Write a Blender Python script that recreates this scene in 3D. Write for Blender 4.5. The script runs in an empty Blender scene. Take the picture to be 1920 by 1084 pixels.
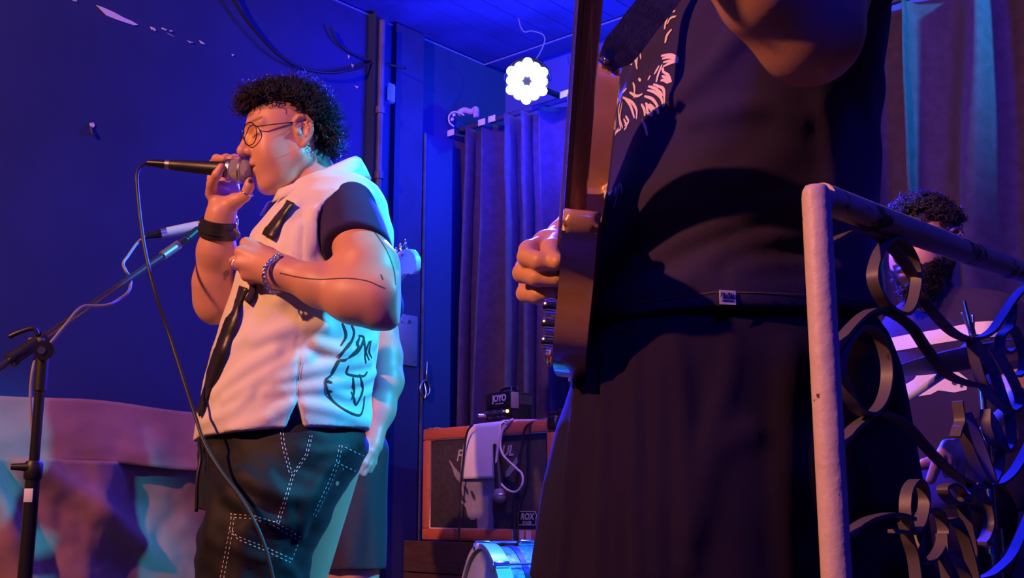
import bpy, bmesh, math, random
import numpy as np
from mathutils import Vector, Matrix
from mathutils.bvhtree import BVHTree

random.seed(7); np.random.seed(7)
SC = bpy.context.scene
COL = SC.collection

# ------------------------------------------------------------------ camera
F = 2116.0                       # focal length in pixels of the 1920 px wide frame
PITCH = math.radians(11.04)
EYE = Vector((0.0, 0.0, 0.70))   # z = 0 is the stage floor
cam_d = bpy.data.cameras.new('camera'); cam = bpy.data.objects.new('camera', cam_d); COL.objects.link(cam)
cam_d.sensor_width = 36.0; cam_d.lens = 36.0 * F / 1920.0
cam.location = EYE; cam.rotation_euler = (math.radians(90) + PITCH, 0, 0)
cam_d.clip_start = 0.02
SC.camera = cam
SC.view_settings.view_transform = 'Standard'; SC.view_settings.look = 'None'
SC.view_settings.gamma = 1.0; SC.view_settings.use_curve_mapping = False
SC.view_settings.exposure = 0.0

# ------------------------------------------------------------------ world, stage lamps and added fill spots
wd = bpy.data.worlds.new('World'); SC.world = wd; wd.use_nodes = True
wd.node_tree.nodes['Background'].inputs[0].default_value = (0.08, 0.07, 1.0, 1)
wd.node_tree.nodes['Background'].inputs[1].default_value = 0.016

def aim(o, target):
    d = Vector(target) - o.location
    o.rotation_euler = d.to_track_quat('-Z', 'Y').to_euler()
def spot(name, loc, target, color, energy, angle, blend=0.5, radius=0.05):
    l = bpy.data.lights.new(name, 'SPOT'); l.color = color; l.energy = energy
    l.spot_size = math.radians(angle); l.spot_blend = blend; l.shadow_soft_size = radius
    o = bpy.data.objects.new(name, l); COL.objects.link(o); o.location = loc; aim(o, target); return o
def point(name, loc, color, energy, radius=0.05):
    l = bpy.data.lights.new(name, 'POINT'); l.color = color; l.energy = energy; l.shadow_soft_size = radius
    o = bpy.data.objects.new(name, l); COL.objects.link(o); o.location = loc; return o
def area(name, loc, target, color, energy, size):
    l = bpy.data.lights.new(name, 'AREA'); l.color = color; l.energy = energy; l.size = size
    o = bpy.data.objects.new(name, l); COL.objects.link(o); o.location = loc; aim(o, target); return o
WARM = (1.0, 0.37, 0.155)
BLUE = (0.012, 0.016, 1.0)
CYAN = (0.03, 0.55, 1.0)
spot('warm_key', (-2.38, 0.05, 2.67), (-0.3, 2.3, 1.05), WARM, 540, 104, 0.35, 0.05)
spot('fill_drums', (-0.15, 2.1, 2.70), (1.0, 2.6, 0.95), WARM, 110, 36, 0.6, 0.05)  # added warm fill to brighten the drummer, no lamp known there
spot('fill_cabinet', (0.35, 2.6, 2.70), (0.05, 4.05, 0.85), WARM, 90, 24, 0.6, 0.05)  # added warm fill for the cabinet front, not a known lamp
spot('blue_wash', (-0.7, 2.7, 2.7), (-1.4, 3.7, 2.0), BLUE, 9, 100, 1.0, 0.2)
spot('blue_wash_far', (-1.6, 1.3, 2.6), (-1.9, 3.2, 1.7), BLUE, 12, 90, 1.0, 0.2)
spot('blue_front', (0.4, -0.4, 2.6), (-0.1, 2.6, 1.0), BLUE, 80, 90, 0.8, 0.2)
spot('fill_curtain', (1.5, 1.7, 2.7), (1.3, 3.9, 1.7), BLUE, 170, 80, 0.9, 0.1)  # added spot that tints the right curtain blue, no known source
spot('cyan_side', (1.9, 2.15, 2.62), (-0.22, 2.6, 0.95), CYAN, 800, 35, 0.5, 0.05)
spot('cyan_curtain', (2.0, 2.2, 2.7), (1.35, 3.75, 2.3), CYAN, 260, 60, 0.9, 0.05)

# ------------------------------------------------------------------ helpers: pixels to places
CP, SP = math.cos(PITCH), math.sin(PITCH)
def ray(px, py):
    a = (px - 960.0) / F; b = -(py - 542.0) / F
    return Vector((a, CP - b * SP, SP + b * CP))
def W(px, py, Y):
    d = ray(px, py)
    return EYE + d * (Y / d.y)
def on_plane(px, py, p0, n):
    d = ray(px, py); n = Vector(n)
    t = (Vector(p0) - EYE).dot(n) / d.dot(n)
    return EYE + d * t

# ------------------------------------------------------------------ helpers: objects, materials
def new_obj(name, me, parent=None, material=None):
    o = bpy.data.objects.new(name, me); COL.objects.link(o)
    if material is not None and me is not None:
        ms = material if isinstance(material, (list, tuple)) else [material]
        for m in ms: me.materials.append(m)
    if parent is not None:
        o.parent = parent
        o.matrix_parent_inverse = parent.matrix_world.inverted() if False else Matrix.Translation(-parent.location)
    return o
def tag(o, label=None, cat=None, group=None, kind=None):
    if label: o['label'] = label
    if cat: o['category'] = cat
    if group: o['group'] = group
    if kind: o['kind'] = kind
    return o
def thing(name, label, cat, loc, group=None):
    o = bpy.data.objects.new(name, None); COL.objects.link(o); o.location = Vector(loc); o.empty_display_size = 0.05
    return tag(o, label, cat, group)

def mat(name, col, rough=0.6, metal=0.0, var=0.0, vscale=8.0, bump=0.0, bscale=40.0, emit=None, estr=0.0, attr=None, spec=0.5,
        sheen=0.0, coat=0.0, sub=0.0, trans=0.0, stretch=None, col2=None):
    m = bpy.data.materials.new(name); m.use_nodes = True
    nt = m.node_tree; b = nt.nodes['Principled BSDF']
    b.inputs['Base Color'].default_value = (*col, 1); b.inputs['Roughness'].default_value = rough
    b.inputs['Metallic'].default_value = metal; b.inputs['Specular IOR Level'].default_value = spec
    b.inputs['Coat Weight'].default_value = coat; b.inputs['Sheen Weight'].default_value = sheen
    if sub:
        b.inputs['Subsurface Weight'].default_value = sub
        b.inputs['Subsurface Radius'].default_value = (0.01, 0.004, 0.002); b.inputs['Subsurface Scale'].default_value = 0.5
    if trans: b.inputs['Transmission Weight'].default_value = trans
    tc = nt.nodes.new('ShaderNodeTexCoord'); vec = tc.outputs['Object']
    if stretch:
        mp = nt.nodes.new('ShaderNodeMapping'); mp.inputs['Scale'].default_value = stretch
        nt.links.new(vec, mp.inputs['Vector']); vec = mp.outputs['Vector']
    src = None
    if attr:
        at = nt.nodes.new('ShaderNodeAttribute'); at.attribute_name = attr; src = at.outputs['Color']
    if var > 0 or col2 is not None:
        n = nt.nodes.new('ShaderNodeTexNoise'); n.inputs['Scale'].default_value = vscale; n.inputs['Detail'].default_value = 6
        nt.links.new(vec, n.inputs['Vector'])
        mx = nt.nodes.new('ShaderNodeMix'); mx.data_type = 'RGBA'
        rp = nt.nodes.new('ShaderNodeMapRange'); rp.inputs['From Min'].default_value = 0.35; rp.inputs['From Max'].default_value = 0.65
        nt.links.new(n.outputs['Fac'], rp.inputs['Value']); nt.links.new(rp.outputs['Result'], mx.inputs['Factor'])
        if src is not None:
            mx.blend_type = 'MULTIPLY'
            nt.links.new(src, mx.inputs['A']); mx.inputs['B'].default_value = (1 - var,) * 3 + (1,)
        else:
            c2 = col2 if col2 is not None else tuple(c * (1 - var) for c in col)
            mx.inputs['A'].default_value = (*col, 1); mx.inputs['B'].default_value = (*c2, 1)
        nt.links.new(mx.outputs['Result'], b.inputs['Base Color'])
    elif src is not None:
        nt.links.new(src, b.inputs['Base Color'])
    if bump > 0:
        n2 = nt.nodes.new('ShaderNodeTexNoise'); n2.inputs['Scale'].default_value = bscale; n2.inputs['Detail'].default_value = 4
        nt.links.new(vec, n2.inputs['Vector'])
        bp = nt.nodes.new('ShaderNodeBump'); bp.inputs['Strength'].default_value = bump; bp.inputs['Distance'].default_value = 0.003
        nt.links.new(n2.outputs['Fac'], bp.inputs['Height']); nt.links.new(bp.outputs['Normal'], b.inputs['Normal'])
    if emit is not None:
        b.inputs['Emission Color'].default_value = (*emit, 1); b.inputs['Emission Strength'].default_value = estr
    return m

def mesh_np(name, verts, faces, smooth=True):
    me = bpy.data.meshes.new(name)
    me.from_pydata([tuple(v) for v in verts], [], [tuple(f) for f in faces])
    if smooth: me.shade_smooth()
    me.update(); return me
def from_bm(name, bm, smooth=True, angle=None):
    me = bpy.data.meshes.new(name)
    bmesh.ops.recalc_face_normals(bm, faces=bm.faces[:])
    bm.to_mesh(me); bm.free()
    if smooth:
        me.shade_smooth()
        if angle is not None: me.set_sharp_from_angle(angle=math.radians(angle))
    return me

def bm_box(bm, size, M=None, bevel=0.0, seg=2):
    r = bmesh.ops.create_cube(bm, size=1.0)
    vs = r['verts']
    bmesh.ops.scale(bm, vec=Vector(size), verts=vs)
    if bevel > 0:
        es = list({e for v in vs for e in v.link_edges})
        rb = bmesh.ops.bevel(bm, geom=es, offset=bevel, segments=seg, affect='EDGES', profile=0.5)
        vs = list({v for f in rb['faces'] for v in f.verts} | {v for v in vs if v.is_valid})
    if M is not None: bmesh.ops.transform(bm, matrix=M, verts=vs)
    return vs
def bm_cyl(bm, p0, p1, r0, r1=None, n=24, caps=True):
    p0, p1 = Vector(p0), Vector(p1); r1 = r0 if r1 is None else r1
    d = p1 - p0; L = d.length
    M = Matrix.Translation((p0 + p1) / 2) @ d.to_track_quat('Z', 'Y').to_matrix().to_4x4()
    return bmesh.ops.create_cone(bm, cap_ends=caps, segments=n, radius1=r0, radius2=r1, depth=L, matrix=M)['verts']
def bm_lathe(bm, prof, M, n=32):
    """prof: list of (radius, height) turned about local Z"""
    rings = []
    for r, z in prof:
        if r < 1e-6: rings.append([bm.verts.new(M @ Vector((0, 0, z)))])
        else: rings.append([bm.verts.new(M @ Vector((r * math.cos(2 * math.pi * i / n), r * math.sin(2 * math.pi * i / n), z))) for i in range(n)])
    for a, b in zip(rings, rings[1:]):
        for i in range(n):
            j = (i + 1) % n
            q = [a[i % len(a)], a[j % len(a)], b[j % len(b)], b[i % len(b)]]
            u = []
            for v in q:
                if v not in u: u.append(v)
            if len(u) >= 3:
                try: bm.faces.new(u)
                except ValueError: pass
def smooth_path(pts, n=8, closed=False):
    P = [Vector(p) for p in pts]; out = []; m = len(P)
    rng = m if closed else m - 1
    for i in range(rng):
        p0 = P[(i - 1) % m] if closed or i > 0 else P[0] * 2 - P[1]
        p1 = P[i]; p2 = P[(i + 1) % m]
        p3 = P[(i + 2) % m] if closed or i + 2 < m else P[-1] * 2 - P[-2]
        for k in range(n):
            t = k / n
            out.append(0.5 * ((2 * p1) + (p2 - p0) * t + (2 * p0 - 5 * p1 + 4 * p2 - p3) * t * t + (3 * p1 - p0 - 3 * p2 + p3) * t ** 3))
    if not closed: out.append(P[-1].copy())
    return out
def frames(path, closed=False):
    N = len(path); T = []
    for i in range(N):
        a = path[(i - 1) % N] if closed or i > 0 else path[0]
        b = path[(i + 1) % N] if closed or i < N - 1 else path[-1]
        T.append((b - a).normalized())
    n = T[0].orthogonal().normalized(); fr = []
    for t in T:
        n = (n - t * n.dot(t)).normalized(); fr.append((n, t.cross(n)))
    return T, fr
def tube_bm(bm, path, r, n=8, closed=False, caps=True):
    path = [Vector(p) for p in path]; N = len(path)
    T, fr = frames(path, closed); rings = []
    for i, (p, (a, b)) in enumerate(zip(path, fr)):
        rr = r(i / max(1, N - 1)) if callable(r) else r
        rings.append([bm.verts.new(p + a * (rr * math.cos(2 * math.pi * k / n)) + b * (rr * math.sin(2 * math.pi * k / n))) for k in range(n)])
    for i in range(N if closed else N - 1):
        A, B = rings[i], rings[(i + 1) % N]
        for k in range(n):
            bm.faces.new((A[k], A[(k + 1) % n], B[(k + 1) % n], B[k]))
    if caps and not closed:
        bm.faces.new(rings[0][::-1]); bm.faces.new(rings[-1])
def tube(name, pts, r, material, parent=None, n=8, sm=8, closed=False):
    bm = bmesh.new(); tube_bm(bm, smooth_path(pts, sm, closed) if sm else pts, r, n, closed)
    return new_obj(name, from_bm(name, bm), parent, material)
def box(name, size, M, material, parent=None, bevel=0.004, seg=2):
    bm = bmesh.new(); bm_box(bm, size, M, bevel, seg)
    return new_obj(name, from_bm(name, bm, True, 35), parent, material)
def cyl(name, p0, p1, r, material, parent=None, r1=None, n=24):
    bm = bmesh.new(); bm_cyl(bm, p0, p1, r, r1, n)
    return new_obj(name, from_bm(name, bm, True, 40), parent, material)
def basis(o, x, y, z):
    M = Matrix.Identity(4)
    for i in range(3):
        M[i][0] = x[i]; M[i][1] = y[i]; M[i][2] = z[i]; M[i][3] = o[i]
    return M
def poly_plate(name, pts, thick, normal, material, parent=None):
    """flat plate: outline points (world), thickness along normal"""
    bm = bmesh.new(); n = Vector(normal).normalized() * thick
    a = [bm.verts.new(Vector(p)) for p in pts]; b = [bm.verts.new(Vector(p) + n) for p in pts]
    bm.faces.new(a); bm.faces.new(b[::-1])
    for i in range(len(a)):
        j = (i + 1) % len(a); bm.faces.new((a[i], a[j], b[j], b[i]))
    return new_obj(name, from_bm(name, bm, False), parent, material)
def text_mesh(name, s, M, size, material, parent=None, shear=0.0, extrude=0.0006, offset=0.0, space=1.0):
    c = bpy.data.curves.new(name, 'FONT'); c.body = s; c.size = size; c.shear = shear; c.extrude = extrude; c.offset = offset
    c.align_x = 'CENTER'; c.align_y = 'CENTER'; c.space_character = space
    t = bpy.data.objects.new(name, c); COL.objects.link(t)
    dg = bpy.context.evaluated_depsgraph_get()
    me = bpy.data.meshes.new_from_object(t.evaluated_get(dg)); me.transform(M)
    bpy.data.objects.remove(t); bpy.data.curves.remove(c)
    me.materials.clear()
    return new_obj(name, me, parent, material)

# ------------------------------------------------------------------ helpers: shapes as distance fields, meshed by surface nets
def A3(p): return np.array(p, dtype=np.float32)
def s_sph(P, c, r): return np.sqrt(((P - A3(c)) ** 2).sum(1)) - r
def s_cone(P, a, b, ra, rb):
    a, b = A3(a), A3(b); ba = b - a; pa = P - a
    t = np.clip(pa @ ba / max(1e-9, float(ba @ ba)), 0, 1)
    return np.sqrt(((pa - t[:, None] * ba) ** 2).sum(1)) - (ra + (rb - ra) * t)
def s_ell(P, c, r, R=None):
    q = P - A3(c)
    if R is not None: q = q @ R
    r = A3(r)
    k0 = np.sqrt(((q / r) ** 2).sum(1)); k1 = np.sqrt(((q / (r * r)) ** 2).sum(1)) + 1e-9
    return k0 * (k0 - 1) / k1
def smin(a, b, k):
    h = np.clip(0.5 + 0.5 * (b - a) / k, 0, 1); return b + (a - b) * h - k * h * (1 - h)
def smax(a, b, k): return -smin(-a, -b, k)
def s_chain(P, pts, rads, k=0.01):
    d = None
    for i in range(len(pts) - 1):
        e = s_cone(P, pts[i], pts[i + 1], rads[i], rads[i + 1])
        d = e if d is None else (np.minimum(d, e) if k <= 0 else smin(d, e, k))
    return d
def s_loft(P, z, cx, cy, a, b, fx=(1, 0), p=2.0):
    """stack of superellipses: rows of height z, centre, half sizes a along fx and b across"""
    zz = np.clip(P[:, 2], z[0], z[-1])
    CX = np.interp(zz, z, cx); CY = np.interp(zz, z, cy); AA = np.interp(zz, z, a); BB = np.interp(zz, z, b)
    dx = P[:, 0] - CX; dy = P[:, 1] - CY
    u = dx * fx[0] + dy * fx[1]; v = -dx * fx[1] + dy * fx[0]
    k = (np.abs(u / AA) ** p + np.abs(v / BB) ** p) ** (1 / p)
    d = (k - 1) * np.minimum(AA, BB)
    return np.maximum(d, np.maximum(z[0] - P[:, 2], P[:, 2] - z[-1]))
def wob(P, s, seed):
    """cheap smooth noise in about -1..1"""
    rs = np.random.RandomState(seed); o = np.zeros(len(P), dtype=np.float32)
    for i in range(4):
        v = rs.randn(3); v /= np.linalg.norm(v); w = rs.randn(3); w /= np.linalg.norm(w)
        o += np.sin(P @ A3(v * s * (1 + 0.35 * i)) + rs.rand() * 6 + 1.3 * np.sin(P @ A3(w * s * 0.7) + rs.rand() * 6))
    return o / 4
def crease(P, n, freq, phase, warp=0.6, ws=9.0, seed=1):
    """ridged folds running across direction n"""
    q = P @ A3(n) * freq + phase + warp * 2 * wob(P, ws, seed)
    s = np.abs(np.sin(q)); return 1 - s * 1.0
def ridge(P, pts, w):
    """bump along a world polyline: 1 on it, falling to 0 at distance about w"""
    d = s_chain(P, pts, [0] * len(pts), 0)
    return np.exp(-(d / w) ** 2)

def sdf(f, lo, hi, h, B=8):
    lo = np.array(lo, float); hi = np.array(hi, float)
    nb = np.ceil((hi - lo) / (h * B)).astype(int); n = nb * B
    g = [lo[i] + h * (np.arange(nb[i]) * B + (B - 1) / 2) for i in range(3)]
    C = np.stack(np.meshgrid(*g, indexing='ij'), -1).reshape(-1, 3).astype(np.float32)
    d = np.concatenate([f(c) for c in np.array_split(C, max(1, len(C) // 200000))])
    keep = np.abs(d) < B * h * 0.87 * 1.6 + 0.006
    sg = np.where(d < 0, -1.0, 1.0).astype(np.float32).reshape(nb)
    V = np.repeat(np.repeat(np.repeat(sg, B, 0), B, 1), B, 2)
    idx = np.argwhere(keep.reshape(nb)) * B
    off = np.stack(np.meshgrid(*[np.arange(B)] * 3, indexing='ij'), -1).reshape(-1, 3)
    for ch in np.array_split(idx, max(1, len(idx) * B ** 3 // 300000)):
        if not len(ch): continue
        I = (ch[:, None, :] + off[None]).reshape(-1, 3)
        V[I[:, 0], I[:, 1], I[:, 2]] = f((lo + I * h).astype(np.float32))
    # no open sides
    for ax in range(3):
        sl = [slice(None)] * 3
        sl[ax] = 0; V[tuple(sl)] = np.maximum(V[tuple(sl)], h * .5); sl[ax] = -1; V[tuple(sl)] = np.maximum(V[tuple(sl)], h * .5)
    S = V < 0
    c = np.zeros(np.array(V.shape) - 1, dtype=np.int8)
    cor = [(i, j, k) for i in (0, 1) for j in (0, 1) for k in (0, 1)]
    for (i, j, k) in cor: c += S[i:S.shape[0] - 1 + i, j:S.shape[1] - 1 + j, k:S.shape[2] - 1 + k]
    M = (c > 0) & (c < 8); ci = np.argwhere(M)
    vid = np.full(M.shape, -1, dtype=np.int64); vid[M] = np.arange(len(ci))
    acc = np.zeros((len(ci), 3)); cnt = np.zeros(len(ci))
    val = {q: V[ci[:, 0] + q[0], ci[:, 1] + q[1], ci[:, 2] + q[2]] for q in cor}
    for q in cor:
        for ax in range(3):
            if q[ax] == 0:
                r = list(q); r[ax] = 1; r = tuple(r); a, b = val[q], val[r]; m = (a < 0) != (b < 0)
                t = np.where(m, a / np.where(m, a - b, 1), 0)
                p = np.tile(np.array(q, float), (len(ci), 1)); p[:, ax] = t
                acc[m] += p[m]; cnt[m] += 1
    verts = lo + (ci + acc / cnt[:, None]) * h
    faces = []
    for ax in range(3):
        a1, a2 = [(1, 2), (2, 0), (0, 1)][ax]
        s0 = np.moveaxis(S, ax, 0); e = s0[:-1] != s0[1:]
        E = np.argwhere(e)
        full = np.zeros((len(E), 3), int); order = [ax] + [i for i in range(3) if i != ax]
        for col, o_ in enumerate(order): full[:, o_] = E[:, col]
        ok = (full[:, a1] > 0) & (full[:, a2] > 0) & (full[:, a1] < V.shape[a1] - 1) & (full[:, a2] < V.shape[a2] - 1)
        full = full[ok]
        def at(d1, d2):
            g_ = full.copy(); g_[:, a1] += d1; g_[:, a2] += d2; return vid[g_[:, 0], g_[:, 1], g_[:, 2]]
        qd = np.stack([at(-1, -1), at(0, -1), at(0, 0), at(-1, 0)], 1)
        flip = ~S[full[:, 0], full[:, 1], full[:, 2]]
        qd[flip] = qd[flip][:, ::-1]
        faces.append(qd)
    faces = np.concatenate(faces)
    return verts, faces
def join_np(parts):
    vs, fs, o = [], [], 0
    for v, f in parts: vs.append(v); fs.append(f + o); o += len(v)
    return np.concatenate(vs), np.concatenate(fs)
def mesh_fast(name, v, f, colf=None):
    me = bpy.data.meshes.new(name)
    me.vertices.add(len(v)); me.vertices.foreach_set('co', np.asarray(v, dtype=np.float32).ravel())
    k = f.shape[1]
    me.loops.add(len(f) * k); me.loops.foreach_set('vertex_index', f.astype(np.int32).ravel())
    me.polygons.add(len(f)); me.polygons.foreach_set('loop_start', np.arange(len(f), dtype=np.int32) * k)
    me.update(calc_edges=True); me.validate(); me.shade_smooth()
    if colf is not None:
        c = colf(np.asarray(v, dtype=np.float32)); at = me.color_attributes.new('Col', 'FLOAT_COLOR', 'POINT')
        at.data.foreach_set('color', np.concatenate([c, np.ones((len(c), 1))], 1).astype(np.float32).ravel())
    return me
def march(f, px, py, y0=1.0, y1=3.2, n=700):
    """first place where the sight line meets the field f"""
    d = ray(px, py); Y = np.linspace(y0, y1, n); Q = (np.array(EYE)[None] + np.array(d)[None] / d.y * Y[:, None]).astype(np.float32)
    v = f(Q); i = np.argmax(v < 0)
    return Q[i] if v[i] < 0 else Q[int(np.argmin(v))]
FOLD = {}
def fold_sum(key, f, folds, P, k=1.0, kw=1.0):
    """raised folds along lines that lie on the surface of f"""
    if key not in FOLD: FOLD[key] = [([march(f, *q) for q in ((p.x, p.y) for p in smooth_path([Vector((x, y, 0)) for x, y in pts], 3))], w, a) for pts, w, a in folds]
    o = np.zeros(len(P), dtype=np.float32)
    for pts, w, a in FOLD[key]:
        lo = np.min(pts, 0) - 3 * w; hi = np.max(pts, 0) + 3 * w
        m = np.all((P > lo) & (P < hi), axis=1)
        if m.any(): o[m] += k * a * ridge(P[m], pts, w * kw)
    return o
BV = {}
def bvh_of(o):
    if o.name not in BV:
        me = o.data; M = o.matrix_basis if o.parent is None else Matrix.Identity(4)
        BV[o.name] = BVHTree.FromPolygons([M @ v.co for v in me.vertices], [p.vertices[:] for p in me.polygons])
    return BV[o.name]
def on_surface(o, px, py):
    h = bvh_of(o).ray_cast(EYE, ray(px, py).normalized())
    return (h[0], h[1]) if h[0] is not None else (None, None)
def stroke(bm, o, pts, w, lift=0.0012, step=4.0, dash=None, curve=False):
    """thin raised ribbon laid on the surface of o under the given outline of points seen in the photograph"""
    if curve and len(pts) > 2: pts = [(p.x, p.y) for p in smooth_path([Vector((x, y, 0)) for x, y in pts], 5)]
    dense = []
    for (x0, y0), (x1, y1) in zip(pts, pts[1:]):
        L = math.hypot(x1 - x0, y1 - y0); k = max(1, int(L / step))
        dense += [(x0 + (x1 - x0) * i / k, y0 + (y1 - y0) * i / k) for i in range(k)]
    dense.append(pts[-1]); P = []
    for q in dense:
        h, n = on_surface(o, *q)
        if h is not None and (not P or (h - P[-1][0]).length < 0.06): P.append((h, n))
    if len(P) < 2: return
    prev = None
    for i, (p, n) in enumerate(P):
        t = (P[min(i + 1, len(P) - 1)][0] - P[max(i - 1, 0)][0])
        if t.length < 1e-6: continue
        s = n.cross(t.normalized()); 
        if s.length < 1e-4: continue
        s.normalize(); ww = w(i / (len(P) - 1)) if callable(w) else w
        a = bm.verts.new(p + n * lift + s * ww / 2); b = bm.verts.new(p + n * lift - s * ww / 2)
        if prev and (dash is None or (i // dash) % 2 == 0): bm.faces.new((prev[0], a, b, prev[1]))
        prev = (a, b)
def strokes(name, o, lists, w, material, parent, lift=0.0012, step=4.0, dash=None, curve=False):
    bm = bmesh.new()
    for l in lists: stroke(bm, o, l, w, lift, step, dash, curve)
    loose = [v for v in bm.verts if not v.link_faces]
    bmesh.ops.delete(bm, geom=loose, context='VERTS')
    return new_obj(name, from_bm(name, bm), parent, material)

# ------------------------------------------------------------------ materials
M_wall = mat('painted_wall', (0.018, 0.034, 0.15), 0.8, var=0.25, vscale=2.5, bump=0.12, bscale=60)
M_ceil = mat('ceiling_paint', (0.14, 0.16, 0.26), 0.8, var=0.15, vscale=3, bump=0.05)
M_plaster = mat('bare_plaster', (0.75, 0.72, 0.7), 0.9, bump=0.3, bscale=80)
M_floor = mat('dark_floor', (0.03, 0.028, 0.03), 0.6, var=0.3, bump=0.1)
M_stage = mat('stage_boards', (0.035, 0.03, 0.03), 0.6, var=0.4, vscale=6, bump=0.1)
M_trimd = mat('dark_trim', (0.05, 0.05, 0.08), 0.6, var=0.3, bump=0.1)
M_pipe = mat('worn_pipe_paint', (0.12, 0.12, 0.18), 0.5, var=0.5, vscale=12, bump=0.1)
M_black = mat('black_plastic', (0.012, 0.012, 0.013), 0.45, var=0.2)
M_blackgloss = mat('black_gloss', (0.012, 0.012, 0.014), 0.25)
M_blackmetal = mat('black_powder_metal', (0.02, 0.02, 0.022), 0.32, 0.3)
M_chrome = mat('chrome', (0.8, 0.8, 0.82), 0.16, 1.0)
M_steel = mat('brushed_steel', (0.55, 0.55, 0.56), 0.35, 1.0, bump=0.05, bscale=200)
M_rubber = mat('cable_rubber', (0.015, 0.015, 0.017), 0.5)
M_greycable = mat('grey_cable', (0.22, 0.21, 0.22), 0.5)
M_boom = mat('gloss_black_tube', (0.03, 0.028, 0.028), 0.25, spec=0.9, coat=1.0)
M_white = mat('white_label', (0.8, 0.78, 0.76), 0.6)
M_paper = mat('white_paper', (0.85, 0.84, 0.84), 0.8)
M_curtain = mat('stage_curtain', (0.065, 0.040, 0.080), 0.85, var=0.3, vscale=30, bump=0.15, bscale=150, sheen=0.1)
M_backcloth = mat('brown_wall_cloth', (0.42, 0.20, 0.15), 0.75, var=0.35, vscale=5, bump=0.35, bscale=14, sheen=0.2)
# ------------------------------------------------------------------ the room: corner, two walls, ceiling, stage
U = Vector((0.656, 0.755, 0)).normalized()      # along the side wall, away from the audience
V = Vector((U.y, -U.x, 0))                      # along the back wall
CORN = Vector((-0.13, 5.0, 0))
CEIL = 2.76
FLOOR = -0.85
def R(a, b, z=0.0):                              # a back from the back wall, b out from the side wall
    return CORN - U * a + V * b + Vector((0, 0, z))
def slab(name, p, ex, ey, ez, m, kind='structure'):
    """box with corner p and edge vectors"""
    bm = bmesh.new(); vs = []
    for k in (0, 1):
        for j in (0, 1):
            for i in (0, 1): vs.append(bm.verts.new(p + ex * i + ey * j + ez * k))
    for f in ((0, 1, 3, 2), (4, 6, 7, 5), (0, 4, 5, 1), (2, 3, 7, 6), (0, 2, 6, 4), (1, 5, 7, 3)): bm.faces.new([vs[i] for i in f])
    o = new_obj(name, from_bm(name, bm, False), None, m); o['kind'] = kind; return o
Z = Vector((0, 0, 1))
slab('wall_left', R(-0.15, -0.15, FLOOR), -U * 7.5, V * 0.15, Z * (CEIL - FLOOR), M_wall)
slab('wall_back', R(-0.15, 0, FLOOR), U * 0.15 * 1.0, V * 6.0, Z * (CEIL - FLOOR), mat('back_wall_glow_paint', (0.06, 0.08, 0.40), 0.8, var=0.2, vscale=2.5, bump=0.1, bscale=60))  # brighter blue than the side wall: the lamp's glow put into the colour
bpy.data.objects['wall_back'].location = -U * 0.0
slab('ceiling', R(-0.15, -0.15, CEIL), -U * 7.5, V * 6.15, Z * 0.1, M_ceil)
slab('floor', R(-0.15, -0.15, FLOOR - 0.1), -U * 7.5, V * 6.15, Z * 0.1, M_floor)
slab('stage_platform', R(0, 0, FLOOR), -U * 3.35, V * 2.95, Z * (-FLOOR), M_stage)
# ceiling lining boards near the corner: a narrow-boarded panel with thin pale edge trims
M_board = mat('ceiling_boards', (0.10, 0.12, 0.24), 0.6, var=0.3, vscale=5, stretch=(1, 1, 1))
for i in range(14):
    o = slab('plank' if i == 0 else 'plank.%03d' % i, R(0.02, 0.04 + i * 0.104, CEIL - 0.012), -U * 2.6, V * 0.10, Z * 0.012, M_board, None)
    del o['kind']; o.parent = bpy.data.objects['ceiling']
M_edge = mat('pale_trim_edge', (0.22, 0.24, 0.4), 0.5)
slab('trim_1', R(0.0, 0.0, CEIL - 0.017), -U * 3.5, V * 0.006, Z * 0.006, M_edge)
slab('trim_2', R(0.0, 0.0, CEIL - 0.017), -U * 0.006, V * 5.0, Z * 0.006, M_edge)

def wl(px, py, off=0.0):                        # a place on the side wall seen at a pixel
    return on_plane(px, py, CORN + V * off, V)
def wr(px, py, off=0.0):                        # a place at a distance off the back wall
    return on_plane(px, py, CORN - U * off, U)
# chipped plaster along the old ceiling line of the side wall
chips = [[(180,10),(196,16),(214,24),(232,34),(246,40),(258,47),(250,48),(232,42),(214,36),(200,30),(190,20)],
         [(281,50),(288,53),(292,57),(284,56)], [(283,54),(291,57),(290,59)], [(303,52),(312,56),(311,58),(303,55)], [(312,62),(320,66),(327,70),(318,66)],
         [(318,57),(323,58),(322,60),(317,59)], [(350,76),(357,79),(363,80),(356,81)], [(373,76),(380,80),(384,84),(377,82)], [(136,0),(144,2),(143,4),(137,2)],
         [(434,102),(438,103),(436,106)], [(652,103),(655,106),(653,110)], [(658,120),(663,122),(661,127)], [(664,161),(671,163),(669,166)],
         [(168,231),(174,230),(177,235),(174,240),(169,239)]]
M_chipwall = bpy.data.objects['wall_left']
for i, c in enumerate(chips):
    o = poly_plate('plaster_chip', [wl(x, y, 0.001) for x, y in c], 0.004, V, M_plaster, None)
    o.parent = M_chipwall
# a dark hole with its wire stub in the wall below the pale fitting
o = tube('wire_stub', [wl(170,238,0.004), wl(172,245,0.012), wl(174,252,0.012), wl(178,250,0.006)], 0.004, M_trimd); o.parent = M_chipwall

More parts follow.
